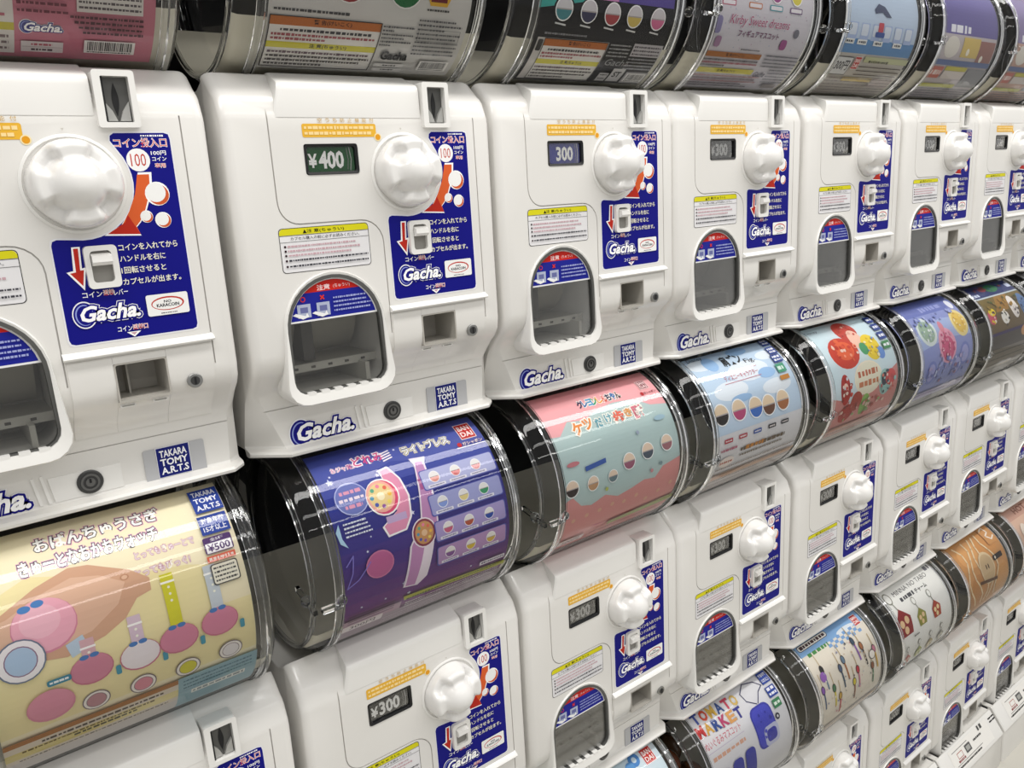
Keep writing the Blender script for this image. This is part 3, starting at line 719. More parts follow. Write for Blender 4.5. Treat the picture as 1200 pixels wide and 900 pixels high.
    for k in range(4): s.fine(-.42, .09, -.285-.02*k, .008, 'D8CCD6', 130+k)
    return s
def card_pink_march():
    s = card('B9CFCF')
    s.poly([(U0, .25), (-.54, .245), (-.47, .30), (-.38, .285), (-.30, .315), (-.18, .33), (-.06, .32), (.02, .27), (U1, .255), (U1, V1), (U0, V1)], 'EFAFB4')
    s.poly([(U0, -.03), (-.55, -.02), (-.50, -.07), (-.44, -.085), (-.36, -.06), (-.28, -.09), (-.20, -.075), (-.12, -.055), (-.05, -.065), (.0, -.02), (.06, -.01), (U1, .0), (U1, V0), (U0, V0)], 'DE9A98')
    rn = random.Random(5)
    for k in range(9): x = U0+.06+k*.075; s.circ(x, -.14+rn.uniform(-.03, .02), .011, 'E2B49C')
    cols = ['222A50', '2A6AA8', '3A98C8', '2E9A60', 'E8A020', 'D84A2C', '222A50', '3A78B8', '2A2A2A']
    s.letters([(ch, -.352+k*.0285, .362, .026, .036, cols[k]) for k, ch in enumerate('クレヨンしんちゃん')], .04, 'FBF6F0', .12)
    c2 = ['E8924C', 'E8924C', '6FA8B8', '6FA8B8', 'E8705A', 'E0A05C', 'D87A8A']
    s.letters([(ch, -.435+k*.061, .256+(k % 2)*.008, sz, sz, c2[k]) for k, (ch, sz) in enumerate(zip('ケツだけ歩き隊', (.054, .048, .038, .038, .058, .038, .058)))], .04, 'FFFDF4', .13)
    s.rect(.020, .080, .352, .405, 'F4D2D2'); s.rect(.024, .076, .356, .401, '7E3440'); s.text('BAN', .05, .389, .042, .017, 'F6E0E0', .03); s.text('DAI', .05, .368, .042, .017, 'F6E0E0', .03)
    s.circ(.012, .331, .010, 'B8242C'); s.text('ガシャポン', .062, .331, .078, .015, '8A3040', .02)
    for x, z, c, r in ((-.553, .020, '3A3030', .034), (-.435, .015, 'C49A74', .030), (-.318, .017, '6A8088', .026), (-.215, .057, '9A5C74', .034), (-.095, .074, '4C5664', .034), (.031, .083, 'A06C74', .034)): capsule_icon(s, x, z, r, c, 'EAD3BE')
    s.poly([(-.47, .075), (-.35, .085), (-.35, .105), (-.47, .095)], '3A5CA8'); s.circ(-.53, .12, .035, 'C87C84', .010); s.circ(.03, .2, .035, 'A8C6D6', .012)
    for x, z, c in ((-.36, -.03, 'B8C060'), (-.02, -.0, '8098A0'), (-.13, .165, 'A8B4C8'), (-.08, -.02, 'D49098')): s.circ(x, z, .009, c)
    s.rr(-.58, -.43, -.288, -.25, .005, 'EADBDB'); s.text('300円', -.505, -.269, .10, .025, '8A6668', .01)
    s.poly([(-.3, -.225), (U1, -.20), (U1, -.235), (-.3, -.25)], 'A9AE74')
    for k in range(6): s.fine(-.40 if k < 2 else U0+.02, .10, -.262-.024*k, .008, 'F0E2E2' if k % 2 else '9C7678', 140+k)
    return s
def card_blue_sky():
    s = card('C4D8EC')
    for x, z, a, b in ((-.48, .40, .1, .04), (-.2, .30, .16, .06), (-.4, .22, .13, .05), (.0, .36, .08, .03), (-.05, .18, .12, .04)): s.circ(x, z, a, 'E6EEF6', b)
    for x, z, a, b in ((-.42, .39, .05, .05), (-.08, .26, .07, .03), (-.17, .43, .08, .03), (-.35, .17, .08, .02)): s.circ(x, z, a, '9CC0E6', b)
    s.rect(U0, U1, V0, .02, 'E2E2E6')
    s.text('Disney', -.485, .443, .115, .034, '2C3C58', .0, .2)
    s.text('肩ズン', -.262, .385, .150, .068, '161616', .03); s.text('Fig.', -.140, .352, .08, .035, '202024', .0)
    s.text('ディズニーキャラクター', -.274, .284, .27, .032, 'C04A5C', .0); s.rect(-.425, -.125, .312, .315, 'C07080'); s.rect(-.425, -.13, .255, .258, 'C07080')
    for x, z, c in ((-.535, .120, '2A2424'), (-.400, .118, 'B84A78'), (-.270, .105, '3C6EC0'), (-.165, .096, '6A4430'), (-.045, .098, 'A86A3C')): capsule_icon(s, x, z, .050, c, 'E8D2B4')
    for k, x in enumerate((-.505, -.392, -.274, -.152, -.042)): s.rr(x-.032, x+.032, -.026, -.004, .004, ('B83C4C', 'B83C4C', '3C5CA8', '303038', '303038')[k]); s.fine(x-.024, x+.024, -.015, .009, 'EDE6E6', 150+k)
    s.fine(-.40, -.03, -.085, .024, '6A5844', 160); s.fine(-.36, -.20, -.083, .026, 'D08A30', 163); s.fine(-.40, -.04, -.118, .012, '807468', 161); s.fine(-.56, -.43, -.06, .016, 'B86A80', 162)
    s.circ(-.50, -.13, .06, 'F2E8E2', .03); s.fine(-.55, -.45, -.13, .014, 'B05038', 164)
    for k, z in enumerate((.438, .372, .318)): s.rect(.048-.016*k, .112-.010*k, z-.025, z+.025, '27418E'); s.fine(.056-.016*k, .104-.010*k, z+.01, .014, 'F0F2FA', 165+k); s.fine(.056-.016*k, .104-.010*k, z-.01, .014, 'F0F2FA', 168+k, up_=False)
    s.rect(.0, .07, .235, .285, '4C9C7C'); s.fine(.008, .06, .26, .02, 'E0F2EA', 171); s.rect(-.01, .065, .195, .22, 'C8883C')
    s.rect(U0, U1, -.24, -.20, 'C8A58C'); s.rect(U0, U1, V0, -.24, 'D0CACA')
    for k in range(6): s.fine(-.57, .10, -.165-.042*k, .010, '8C7C78', 172+k)
    return s
def card_sea():
    s = card('CFE2EA')
    s.poly([(U0, .0), (-.4, -.05), (-.2, -.02), (0, .05), (U1, .09), (U1, V0), (U0, V0)], 'D08C88')
    s.text('Disney', -.50, .420, .12, .026, '2C3C58', 0, .2)
    s.circ(-.37, .24, .14, 'C8402C', .10); s.circ(-.36, .25, .09, 'E0663C', .06); s.circ(-.22, .37, .10, 'C04034', .08); s.circ(-.19, .30, .06, 'EFC6B4', .07)
    s.circ(-.09, .23, .085, 'E8CE34', .085); s.circ(-.02, .18, .04, '6C94D8', .04); s.circ(-.17, .23, .04, '4C9C6C', .04)
    s.circ(-.215, .06, .15, 'F0E8D4', .10); s.circ(-.215, .06, .14, 'E6E4D0', .09)
    for k in range(2): s.fine(-.32, -.11, .09-.06*k, .04, ('B8684A', 'C07850')[k], 180+k)
    s.circ(-.46, .03, .05, 'B02C24', .09); s.circ(-.46, .04, .025, 'F0D0C0', .03); s.circ(-.03, .0, .07, '9CC8C4', .08); s.circ(-.04, .02, .035, '283040', .04)
    s.circ(.03, .02, .06, 'D05050', .05); s.circ(-.43, -.12, .07, 'B03028', .06); s.circ(-.24, -.10, .05, '8CB860', .07); s.circ(-.34, -.06, .06, 'A84438', .06)
    s.cluster(-.36, .24, .12, .08, ['C8402C', 'E0663C', 'B83424', 'F0A080', 'D85838', 'EAD0C0'], 26, 11, .10); s.cluster(-.22, .36, .08, .07, ['B83C30', 'C84C3C', '9C2C28', 'E8B8A8'], 16, 12, .10); s.cluster(-.08, .23, .07, .07, ['E8CE34', 'F0DC60', 'D8B420', '6C94D8', 'F4ECC0'], 18, 13, .10)
    s.cluster(-.45, .0, .06, .10, ['A02820', 'C84030', 'F0D8CC', 'D4E4EC', '803028'], 18, 14, .12); s.cluster(-.02, .0, .10, .07, ['C85050', '9CC8C4', 'E8D8D0', '384858', 'D87868'], 20, 15, .10); s.cluster(-.28, -.11, .26, .06, ['B86058', '8CB070', 'D8A8A0', 'A84C44', 'E0C8B8'], 30, 16, .06)
    for k in range(4): s.rect(.045-.01*k, .113-.006*k, .375-.062*k, .425-.062*k, '27418E' if k < 3 else '4C8C5C'); s.fine(.055-.01*k, .105-.006*k, .40-.062*k, .02, 'F0F2FA', 185+k)
    s.rect(U0, U1, V0, -.20, 'C2988C'); s.rect(U0, U1, V0, -.27, 'C8C2BC')
    for k in range(5): s.fine(-.57, .10, -.24-.04*k, .010, '8C706C', 190+k)
    return s
def card_periwinkle():
    s = card('8E98CC')
    s.rect(U0, U1, .33, V1, '6C78B8'); s.fine(-.33, -.05, .37, .045, '9CA4D8', 200); s.poly([(U0, .2), (-.2, .28), (U1, .25), (U1, .12), (-.2, .14), (U0, .1)], 'A6B6DC')
    s.circ(-.43, .215, .11, 'D8E2E0', .10); s.circ(-.43, .215, .085, '9CB4A0', .075); s.circ(.015, .215, .10, 'EAD894', .10); s.circ(.015, .215, .075, 'E2C25C', .075)
    s.circ(-.23, .09, .115, 'E6A6BC', .12); s.circ(-.23, .07, .085, 'CC5C84', .085); s.circ(-.24, .22, .03, 'D88C9C', .04)
    s.circ(.06, .36, .035, 'E8EAF6', .04)
    for x, z in ((-.45, -.06), (0, .0), (-.1, -.07)): s.circ(x, z, .07, '7884C4', .08); s.circ(x, z, .05, 'A4A6D8', .06)
    s.cluster(-.43, .215, .08, .07, ['C0CCC8', '9CB4A0', 'E4EAEC', '8CA0A8', 'B8C4D8'], 22, 21, .10); s.cluster(.015, .215, .07, .07, ['E2C25C', 'F0E0A0', 'D0A850', 'F4ECD0'], 18, 22, .10); s.cluster(-.23, .10, .09, .10, ['CC5C84', 'E89CB4', 'B84C78', 'F0C4D0', 'D87898'], 30, 23, .09)
    s.cluster(-.24, -.05, .32, .10, ['7884C4', '9CA4D8', '6C78B8', 'B4A8D0', 'A07C9C', 'C8D0EC'], 44, 24, .05); s.cluster(-.24, .28, .32, .05, ['7C88C0', 'A8B0DC', '8490C8'], 20, 25, .06)
    s.rect(U0, U1, V0, -.19, 'B4B0CC'); s.rect(U0, U1, V0, -.25, 'A8A8A4')
    for k in range(5): s.fine(-.57, .10, -.21-.045*k, .010, '70709C', 205+k)
    return s
def card_dark_series():
    s = card('6C5A3C')
    s.rect(U0, U1, .33, V1, '20306C'); s.circ(-.2, .40, .10, '2C7C50', .04); s.circ(-.33, .41, .06, '8C2C3C', .03); s.rect(U0, U1, .322, .334, 'C4D0D8')
    s.fine(-.57, -.45, .36, .035, 'D0D8F0', 210); s.fine(.04, .11, .39, .06, 'D0D8F0', 211)
    s.rect(U0, U1, .19, .322, '74622E'); s.poly([(-.3, .322), (-.1, .322), (-.2, .2), (-.4, .2)], '9C7430')
    for x, z, a, b, c in ((-.5, .17, .06, .05, 'C8506C'), (-.47, .21, .05, .03, 'E0C830'), (-.3, .15, .06, .05, 'F0EEE8'), (-.11, .21, .06, .09, 'ECE6E2'), (.06, .20, .07, .10, '5C7CAC')): s.circ(x, z, a, c, b)
    for q, (x, z, cc) in enumerate(((-.49, .18, ['C8506C', 'E0C830', '503048', 'E8E0D0']), (-.30, .15, ['F0EEE8', '303030', 'C8C0B0']), (-.11, .20, ['ECE6E2', '403840', 'D8C8C8']), (.06, .20, ['5C7CAC', '90A8D0', '304060']))): s.cluster(x, z, .05, .06, cc, 14, 30+q, .14)
    s.cluster(-.24, .26, .3, .04, ['8C7434', '5C4C24', 'A8802C', '4C5C2C'], 24, 35, .06); s.cluster(-.24, .40, .3, .03, ['2C4C8C', '2C7C50', '182850', '803040'], 24, 36, .05)
    s.rect(U0, U1, V0, .06, '4C443C'); s.rect(U0, U1, .04, .06, '3C2C5C'); s.rect(U0, U1, V0, -.06, '7C756A'); s.circ(-.03, .02, .07, 'C89460', .04)
    s.rect(U0, U1, V0, -.2, 'A09C94')
    for k in range(6): s.fine(-.57, .10, -.09-.05*k, .012, '403C38', 212+k)
    return s
def card_plain(base, accent, title=None):
    s = card(base)
    s.rect(U0, U1, .30, V1, accent); s.fine(-.5, .02, .38, .05, 'F0F0F0', 220)
    if title: s.text(title, -.24, .36, .5, .05, '303030', .02)
    for k in range(5): capsule_icon(s, -.5+.125*k, .08, .05, ('C86C6C', '6C9CC8', 'D8B84C', '7CB07C', 'A07CB8')[k])
    for k in range(6): s.fine(-.57, .10, -.12-.05*k, .010, '606060', 221+k)
    return s
def card_tomato():
    s = card('DCDCE0')
    cols = ['3C50A0', 'D04C30', 'D8B03C', '2C4C8C', 'C8405C', 'D8B868', 'C83C3C', 'D0A040', '304C90', 'B8406C', 'D8A060', '3A3C90']
    s.letters([(ch, -.535+k*.062, .400-.005*k, .048, .056, cols[k]) for k, ch in enumerate('TOMATO')]+[(ch, -.555+k*.062, .332-.005*k, .048, .056, cols[6+k]) for k, ch in enumerate('MARKET')], .04, 'F4F2F0', .08)
    s.text('ぬいぐるみマスコット', -.43, .250, .30, .042, 'C86A78', .01); s.rect(-.58, -.27, .212, .214, 'B8A8C8'); s.fine(-.56, -.28, .175, .022, 'D8A890', 230)
    # plain violet plush pouch with a ball chain
    s.line([(-.09, .29), (-.15, .33), (-.16, .38), (-.10, .42), (-.02, .40), (.02, .36), (-.03, .34), (-.06, .31), (-.08, .29)], .006, '3A3A60')
    s.rr(-.19, -.01, .05, .285, .05, '3C40A8'); s.rr(-.18, -.02, .06, .275, .045, '4A4EC0'); s.rr(-.13, .0, .05, .16, .03, 'C4C8E0'); s.rr(-.11, -.02, .07, .14, .025, '4446A8')
    s.cluster(-.10, .17, .07, .09, ['3C40A8', '5458C8', '4A4EC0', '3438A0'], 14, 41, .08)
    s.circ(.015, .175, .018, '303040'); s.circ(.015, .175, .008, 'D8D8DC')
    for k, x in enumerate((-.50, -.39, -.28)): s.rr(x-.045, x+.045, -.02-.02*k, .10+.01*k, .03, '4044A4')
    agebox(s, .068, .388, .075, .07, '対象年齢', '15才以上'); s.rect(.02, .098, .275, .335, '20409A'); s.fine(.028, .09, .32, .018, 'F0F0FA', 231); s.fine(.028, .09, .292, .018, 'F0F0FA', 232); s.rect(.015, .085, .215, .262, '3C8458'); s.fine(.024, .076, .238, .02, 'E6F2E8', 233)
    s.rect(U0, U1, V0, -.2, 'C8C6C4')
    for k in range(5): s.fine(-.57, .10, -.23-.04*k, .01, '707070', 234+k)
    return s
def card_strap_figures():
    s = card('E6DFD2')
    s.poly([(U0, .355), (U1, .345), (U1, V1), (U0, V1)], '86B0DC'); s.circ(-.08, .36, .10, 'E4EAF0', .018)
    for r in range(3):
        for k in range(10):
            if (k+r) % 2: s.rect(-.31+k*.036, -.274+k*.036, .295+r*.02, .315+r*.02, '7CA4D4', up_=(k < 2 and r == 0))
    s.rr(-.56, -.25, .385, .425, .015, '3C2C30'); s.rr(-.556, -.254, .389, .421, .014, 'F2EEE6'); s.fine(-.54, -.27, .405, .022, '4C3034', 240)
    s.fine(-.52, -.30, .345, .030, '4C8C4C', 241); bandai(s, .053, .372, .06)
    rn = random.Random(9)
    cc = ['8A5CB0', '303030', '4C7C58', 'C8A040', '50607C', '688098', 'D8C83C', 'C03848', '3C5064', 'A86C44', '905838', 'C87C94']
    for k in range(12):
        x = -.54+.055*k; z = .14+.11*math.sin(k*1.7)+.05*(k > 6)
        s.line([(x, z+.09), (x+.002, z)], .007, 'C4B08C'); s.circ(x, z-.01, .020, '3A3030', .028); s.circ(x, z-.01, .015, cc[k], .022); s.line([(x+.002, z-.04), (x+.006, z-.13)], .014, cc[(k+4) % 12])
    s.circ(-.50, .20, .03, '9C68C0', .03); s.circ(.03, .14, .035, '2C2C2C', .03); s.circ(.03, .14, .030, 'EFEAE2', .025)
    s.cluster(-.24, .10, .30, .20, ['C8A888', '8C8CA8', 'D8C8B0', 'A8B0C0', 'C87C94', '505058', 'F0E8DC'], 60, 51, .018)
    s.rect(U0, U1, V0, -.14, 'DCCEBE'); s.rect(U0, U1, V0, -.24, 'CFC8BC')
    for k in range(6): s.fine(-.57, .10, -.16-.045*k, .010, 'A08C7C', 245+k)
    return s
def card_tabo():
    s = card('E9E9E6')
    s.text('MINNA NO TABO', -.227, .367, .47, .034, '3A3A3E', .0); s.text('チャーム', -.15, .308, .16, .032, '3A3A3E', .03); s.fine(-.43, -.25, .312, .032, '4A4A50', 250); s.fine(.03, .10, .40, .04, '707078', 251)
    def charm(x, z, k, c1, c2):
        s.circ(x-.02*k, z+.15*k, .03*k, '8A8A80', .036*k); s.circ(x-.02*k, z+.15*k, .023*k, 'E9E9E6', .028*k); s.line([(x-.015*k, z+.115*k), (x, z+.06*k)], .008*k, '8A8A80')
        s.poly([(x-.06*k, z-.07*k), (x+.06*k, z-.07*k), (x+.075*k, z+.02*k), (x, z+.08*k), (x-.07*k, z+.02*k)], c1)
        for dx, dz in ((-.025, .0), (.028, .01), (0, -.04)): s.circ(x+dx*k, z+dz*k, .021*k, c2)
    charm(-.515, .175, 1.25, '8C2428', 'E8C89C'); charm(-.297, .145, .8, '8C8C3C', 'E8C89C'); charm(-.094, .130, .8, 'A83C24', 'EBD8A4')
    for x, c in ((-.52, 'C06464'), (-.36, '9CA84C'), (-.2, 'B0A070'), (-.04, '8C8C84')): charm(x, -.10, .6, c, 'E4DCC8')
    s.fine(-.45, -.38, .06, .010, '505050', 252)
    s.rect(U0, U1, V0, -.2, 'DADAD6')
    for k in range(4): s.fine(-.57, .10, -.23-.045*k, .010, 'A0A0A0', 253+k)
    return s
def card_ramen():
    s = card('C8945C')
    for x, z, a, b, c in ((-.35, .3, .18, .1, 'D6A268'), (-.1, .3, .15, .1, 'CC9458'), (-.4, 0, .15, .15, 'BE8850'), (0, 0, .12, .14, 'D09C60')): s.circ(x, z, a, c, b)
    for k in range(5):
        pts = [(-.5+.1*k+.05*math.sin(q*1.1+k), .40-.07*q) for q in range(8)]
        s.line(pts, .016, 'EBD9B4')
    s.circ(-.225, .15, .115, 'DCC8A4', .125); s.circ(-.225, .145, .10, 'C9B08A', .11); s.circ(-.245, .16, .008, '4A3020', .02); s.circ(-.21, .158, .008, '4A3020', .02)
    s.rr(-.10, .05, .165, .205, .008, '241C18'); s.circ(-.07, .185, .012, 'E8E0D0'); s.poly([(-.39, .065), (-.10, .02), (-.10, .045), (-.39, .088)], '5C3C24')
    s.rr(-.06, .09, .28, .43, .02, 'CC9860'); s.line([(-.04, .40), (.02, .42), (.04, .37), (-.02, .35), (.03, .31), (.08, .33)], .012, 'F4ECE0')
    s.rect(U0, U1, V0, -.25, 'C09068')
    for k in range(3): s.fine(-.5, .08, -.29-.04*k, .010, '8C603C', 260+k)
    return s
def card_peach():
    s = card('D8B8A4'); s.rect(U0, U1, .33, V1, 'C8A090'); s.text('HOT', -.30, .385, .22, .05, '8C5A48', .03); s.circ(-.2, .15, .2, 'C89CA0', .12); s.circ(-.1, .16, .08, '7C88B0', .1); s.circ(-.45, .2, .06, 'E8DCD0', .08)
    for k in range(5): s.fine(-.57, .10, -.12-.05*k, .012, '9C7464', 265+k)
    return s
def card_bandai_sky():
    s = card('D4E4EC'); s.circ(-.2, .3, .2, 'E8F0F4', .1); bandai(s, .045, .385, .07); s.circ(-.045, .40, .035, '4C88C8', .035); s.circ(-.09, .375, .03, '5C98D0', .03); s.circ(-.045, .40, .015, 'D4E4EC', .015)
    s.fine(-.5, -.15, .38, .04, '88A0B8', 270)
    for k in range(4): capsule_icon(s, -.48+.15*k, .14, .06, ('4C88C8', 'E0C040', 'D07080', '70B080')[k])
    for k in range(5): s.fine(-.57, .10, -.12-.05*k, .012, '8090A0', 271+k)
    return s
# lower halves of the top-row cards
def card_pink_top():
    s = card('C4788A')
    s.rect(U0, -.222, -.425, -.18, 'DAD6D2'); s.rect(U0, -.222, -.345, -.322, 'C4B92E'); s.fine(-.58, -.235, -.365, .010, '7A6A6C', 280); s.fine(-.58, -.235, -.385, .010, '7A6A6C', 281); s.fine(-.58, -.235, -.405, .010, '7A6A6C', 282); s.fine(-.58, -.24, -.30, .010, 'B06070', 283)
    gacha_logo(s, -.160, -.330, .10)
    s.rect(-.208, -.110, -.412, -.374, 'D8D2D2'); s.rect(-.206, -.112, -.394, -.392, 'B0A8A8'); s.fine(-.185, -.135, -.384, .008, 'B05868', 284); s.fine(-.185, -.135, -.402, .008, '504048', 285)
    barcode(s, -.060, .068, -.405, -.360)
    s.rect(-.079, .083, -.276, -.20, 'D6D2CE')
    for k in range(3): s.fine(-.074, .078, -.235-.014*k, .007, '5C5458', 286+k)
    s.text('Gacha', -.01, -.215, .07, .02, '1C1C1C', .03)
    for k in range(4): s.fine(-.095+.01*k, .085, -.290-.0145*k, .008, '4A2430', 290+k)
    for k in range(5): s.fine(-.215, -.10, -.20-.02*k, .009, '6A3040', 294+k, .9)
    s.rect(U0, U1, .0, V1, 'E0A0B4')
    return s
def card_grey_circles():
    s = card('CDCBC8')
    for x, c, c2 in ((-.495, '1C3CA8', 'D8DCE4'), (-.337, '8C1C24', 'E0C8C8'), (-.140, '0C6434', 'D0D2DC')):
        s.circ(x, -.128, .062, 'E6E4E2'); s.circ(x, -.128, .058, c); s.circ(x, -.118, .030, c2)
    s.poly([(-.058, -.06), (.03, -.06), (.035, -.14), (.02, -.172), (-.045, -.172), (-.06, -.14)], 'D8A830'); s.rect(-.045, .018, -.160, -.07, '6A1420')
    s.fine(-.575, -.33, -.222, .009, '404044', 300); s.fine(-.055, .03, -.185, .007, '404040', 301)
    warnbox(s, -.585, -.212, -.422, -.240, 302)
    for k in range(6): s.fine(-.206+.0*k, -.09, -.248-.0125*k, .0065, '4A4A50', 312+k, (1, .35, 1, .7, 1, .3)[k])
    s.text('Gacha', -.136, -.350, .10, .032, '1A1A1A', .045)
    for z in (-.392, -.412): s.rect(-.198, -.085, z-.008, z+.008, 'DAD8D6'); s.fine(-.165, -.115, z, .007, '505050', int(-z*1000))
    for k in range(9): s.fine(-.080, .092, -.218-.0145*k, .007, '4A4A50', 320+k, (.8, 1, .6, 1, .9, 1, 1, .95, 1)[k])
    s.frame(-.075, .088, -.285, -.245, .0015, '606060')
    barcode(s, -.030, .088, -.405, -.362)
    return s
def card_black_band():
    s = card('14131A')
    s.rect(U0, U1, -.09, V1, '5C4C9C'); s.poly([(U0, -.06), (-.35, -.02), (-.35, -.10), (U0, -.14)], '3CA8A0'); s.rect(-.56, -.2, -.09, -.075, 'D890C8')
    for x, c in ((-.47, '4C8C94'), (-.346, '40405C'), (-.223, 'B04C50'), (-.102, 'D8C068'), (.031, 'D8749C')): s.circ(x, -.135, .052, '0C0C10', .045); capsule_icon(s, x, -.135, .038, c, 'D8D4D8'); s.line([(x-.03, -.185), (x+.02, -.190)], .006, 'E0E0E0')
    s.fine(-.54, -.33, -.222, .008, '8C8C90', 330)
    s.rect(-.565, -.20, -.425, -.238, 'CFCBC8'); warnbox(s, -.530, -.205, -.420, -.240, 331)
    s.rr(-.560, -.536, -.29, -.245, .006, '303030')
    for k in range(4): s.fine(-.19, -.075, -.245-.015*k, .007, 'A8A8A8', 340+k)
    s.text('Gacha', -.11, -.318, .13, .030, '909090', .0, .2)
    s.rect(-.062, .108, -.285, -.232, 'BDB9BC')
    for k in range(3): s.fine(-.055, .10, -.245-.015*k, .008, '504850', 344+k)
    for k in range(4): s.fine(-.06, .108, -.297-.015*k, .007, 'A0A0A4', 348+k)
    s.rect(-.105, -.035, -.415, -.345, 'C6C4C4'); s.text('ST', -.07, -.375, .04, .028, '141414', .03); s.rect(-.168, -.115, -.415, -.37, 'BDBBBB'); s.fine(-.16, -.12, -.38, .007, '404040', 352); s.fine(-.16, -.12, -.40, .007, '404040', 353)
    s.rect(-.022, .108, -.42, -.358, 'A8A6A8'); barcode(s, -.012, .098, -.412, -.366)
    return s
def card_dreams():
    s = card('D3D0D8')
    rn = random.Random(3)
    for k in range(40): s.circ(rn.uniform(-.57, .10), rn.uniform(-.22, -.05), .0035, rn.choice(('A8B0C8', 'C4A8C0', 'B0B8C0')), n=6, up_=(k == 0))
    for k, x in enumerate((-.513, -.328, -.175, -.022)): s.rr(x-.048, x+.048, -.046, -.022, .006, ('B85C74', 'C87C50', '4C9CA8', '6C4C7C')[k]); s.rr(x-.042, x+.042, -.042, -.026, .004, 'E8E4EA'); capsule_icon(s, x, .03, .04, ('D87CA0', 'D89C60', 'A04C8C', 'D8CC50')[k])
    s.text('Kirby Sweet dreams', -.276, -.103, .44, .050, 'A83C6C', .0, .25, halo='F0E4EC', hb=.03)
    s.text('フィギュアマスコット', -.268, -.150, .30, .028, '6C2C5C', .02)
    s.rr(-.59, -.545, -.16, -.09, .015, '8C86B0'); s.rr(-.56, -.52, -.215, -.17, .012, 'A07C9C'); s.rr(-.09, -.04, -.205, -.16, .015, 'A0508C'); s.circ(.01, -.13, .02, '70707C')
    s.fine(-.36, -.22, -.218, .006, '606068', 360)
    s.rect(-.588, -.19, -.258, -.234, 'A8682C'); s.text('警 告(けいこく)', -.38, -.246, .13, .015, '3A1408', .02); s.rect(-.588, -.18, -.336, -.310, 'C8BE34'); s.text('注 意(ちゅうい)', -.38, -.323, .13, .015, '202008', .02)
    for k, (z, c) in enumerate(((-.27, '505058'), (-.284, 'A04C5C'), (-.297, '606068'), (-.35, 'A06C70'), (-.365, '705C64'), (-.38, 'A06C70'), (-.395, '605860'), (-.41, '605860'))): s.fine(-.585, -.19 if z > -.34 else -.10, z, .009, c, 361+k, (1, 1, .4, 1, .95, 1, .8, .9)[k])
    s.text('Gacha', -.123, -.330, .085, .028, '34304C', .02, .2)
    for k in range(9): s.fine(-.16 if k < 4 else -.07, .105, -.235-.017*k, .008, '60606C', 370+k)
    s.rect(-.03, .08, -.41, -.385, '8C8484')
    return s
def card_rain():
    s = card('C8C2BA')
    s.rect(U0, U1, -.186, V1, 'C0D0E4'); s.rect(U0, U1, -.186, -.115, '5C90C4')
    for k in range(6): s.rect(-.56+.11*k, -.48+.11*k, -.12, -.04, 'AABCE0'); s.rr(-.555+.11*k, -.490+.11*k, -.10, -.045, .01, 'D6DEEA')
    s.poly([(-.34, .03), (-.30, .06), (-.24, .05), (-.17, .0), (-.22, .0), (-.26, .02), (-.33, .01)], '4C5470')
    s.rr(-.29, -.24, -.075, -.03, .008, 'C84854'); s.rr(-.31, -.22, -.10, -.075, .008, '34549C')
    for k, x in enumerate((-.537, -.418, -.263, -.065)): s.rect(x-.045, x+.045, -.142, -.118, 'F0F0EC'); s.fine(x-.03, x+.035, -.13, .012, '404048', 380+k)
    s.rect(-.588, -.43, -.302, -.204, '404040'); s.rect(-.584, -.434, -.298, -.208, 'DCDCDC'); s.text('300円', -.508, -.25, .12, .05, '404044', .02)
    bandai(s, -.385, -.233, .055)
    s.rect(-.33, U1, -.225, -.195, 'C4C69C'); s.fine(-.28, -.08, -.22, .014, '50503C', 385)
    for k in range(3): s.rect(-.35, .09, -.252-.022*k, -.247-.022*k, '50443C')
    s.rect(-.42, -.13, -.338, -.312, 'D0B868'); s.rect(-.12, .09, -.37, -.31, 'B8ACA8')
    for k in range(6): s.fine(-.57, .09, -.318-.02*k, .008, '7C706C', 386+k)
    return s
def card_mix(base, a, b, c_):
    s = card(base)
    s.rect(U0, U1, -.03, V1, a); s.fine(-.5, -.25, .0, .05, 'ECECF4', 390); s.circ(-.45, -.10, .09, 'E0DCD4', .06); s.rect(-.32, -.10, -.15, -.04, b); s.rect(-.1, .1, -.17, -.05, c_); s.circ(-.24, -.12, .02, 'F4F0E4'); s.circ(-.04, -.15, .02, 'F4F0E4')
    s.rect(U0, U1, -.20, -.17, '5C70A0'); s.rect(U0, -.44, -.28, -.21, 'C06858'); s.fine(-.58, -.45, -.245, .03, 'ECDCD8', 391); s.rect(-.42, -.15, -.23, -.205, 'C8C040'); s.rect(-.42, -.15, -.28, -.232, 'D8D0CC'); s.rect(U0, -.15, -.34, -.315, 'B8B850'); s.rect(-.13, U1, -.33, -.21, '8C8C90')
    for k in range(5): s.fine(-.57, .10, -.35-.018*k, .009, '60606C', 392+k)
    return s

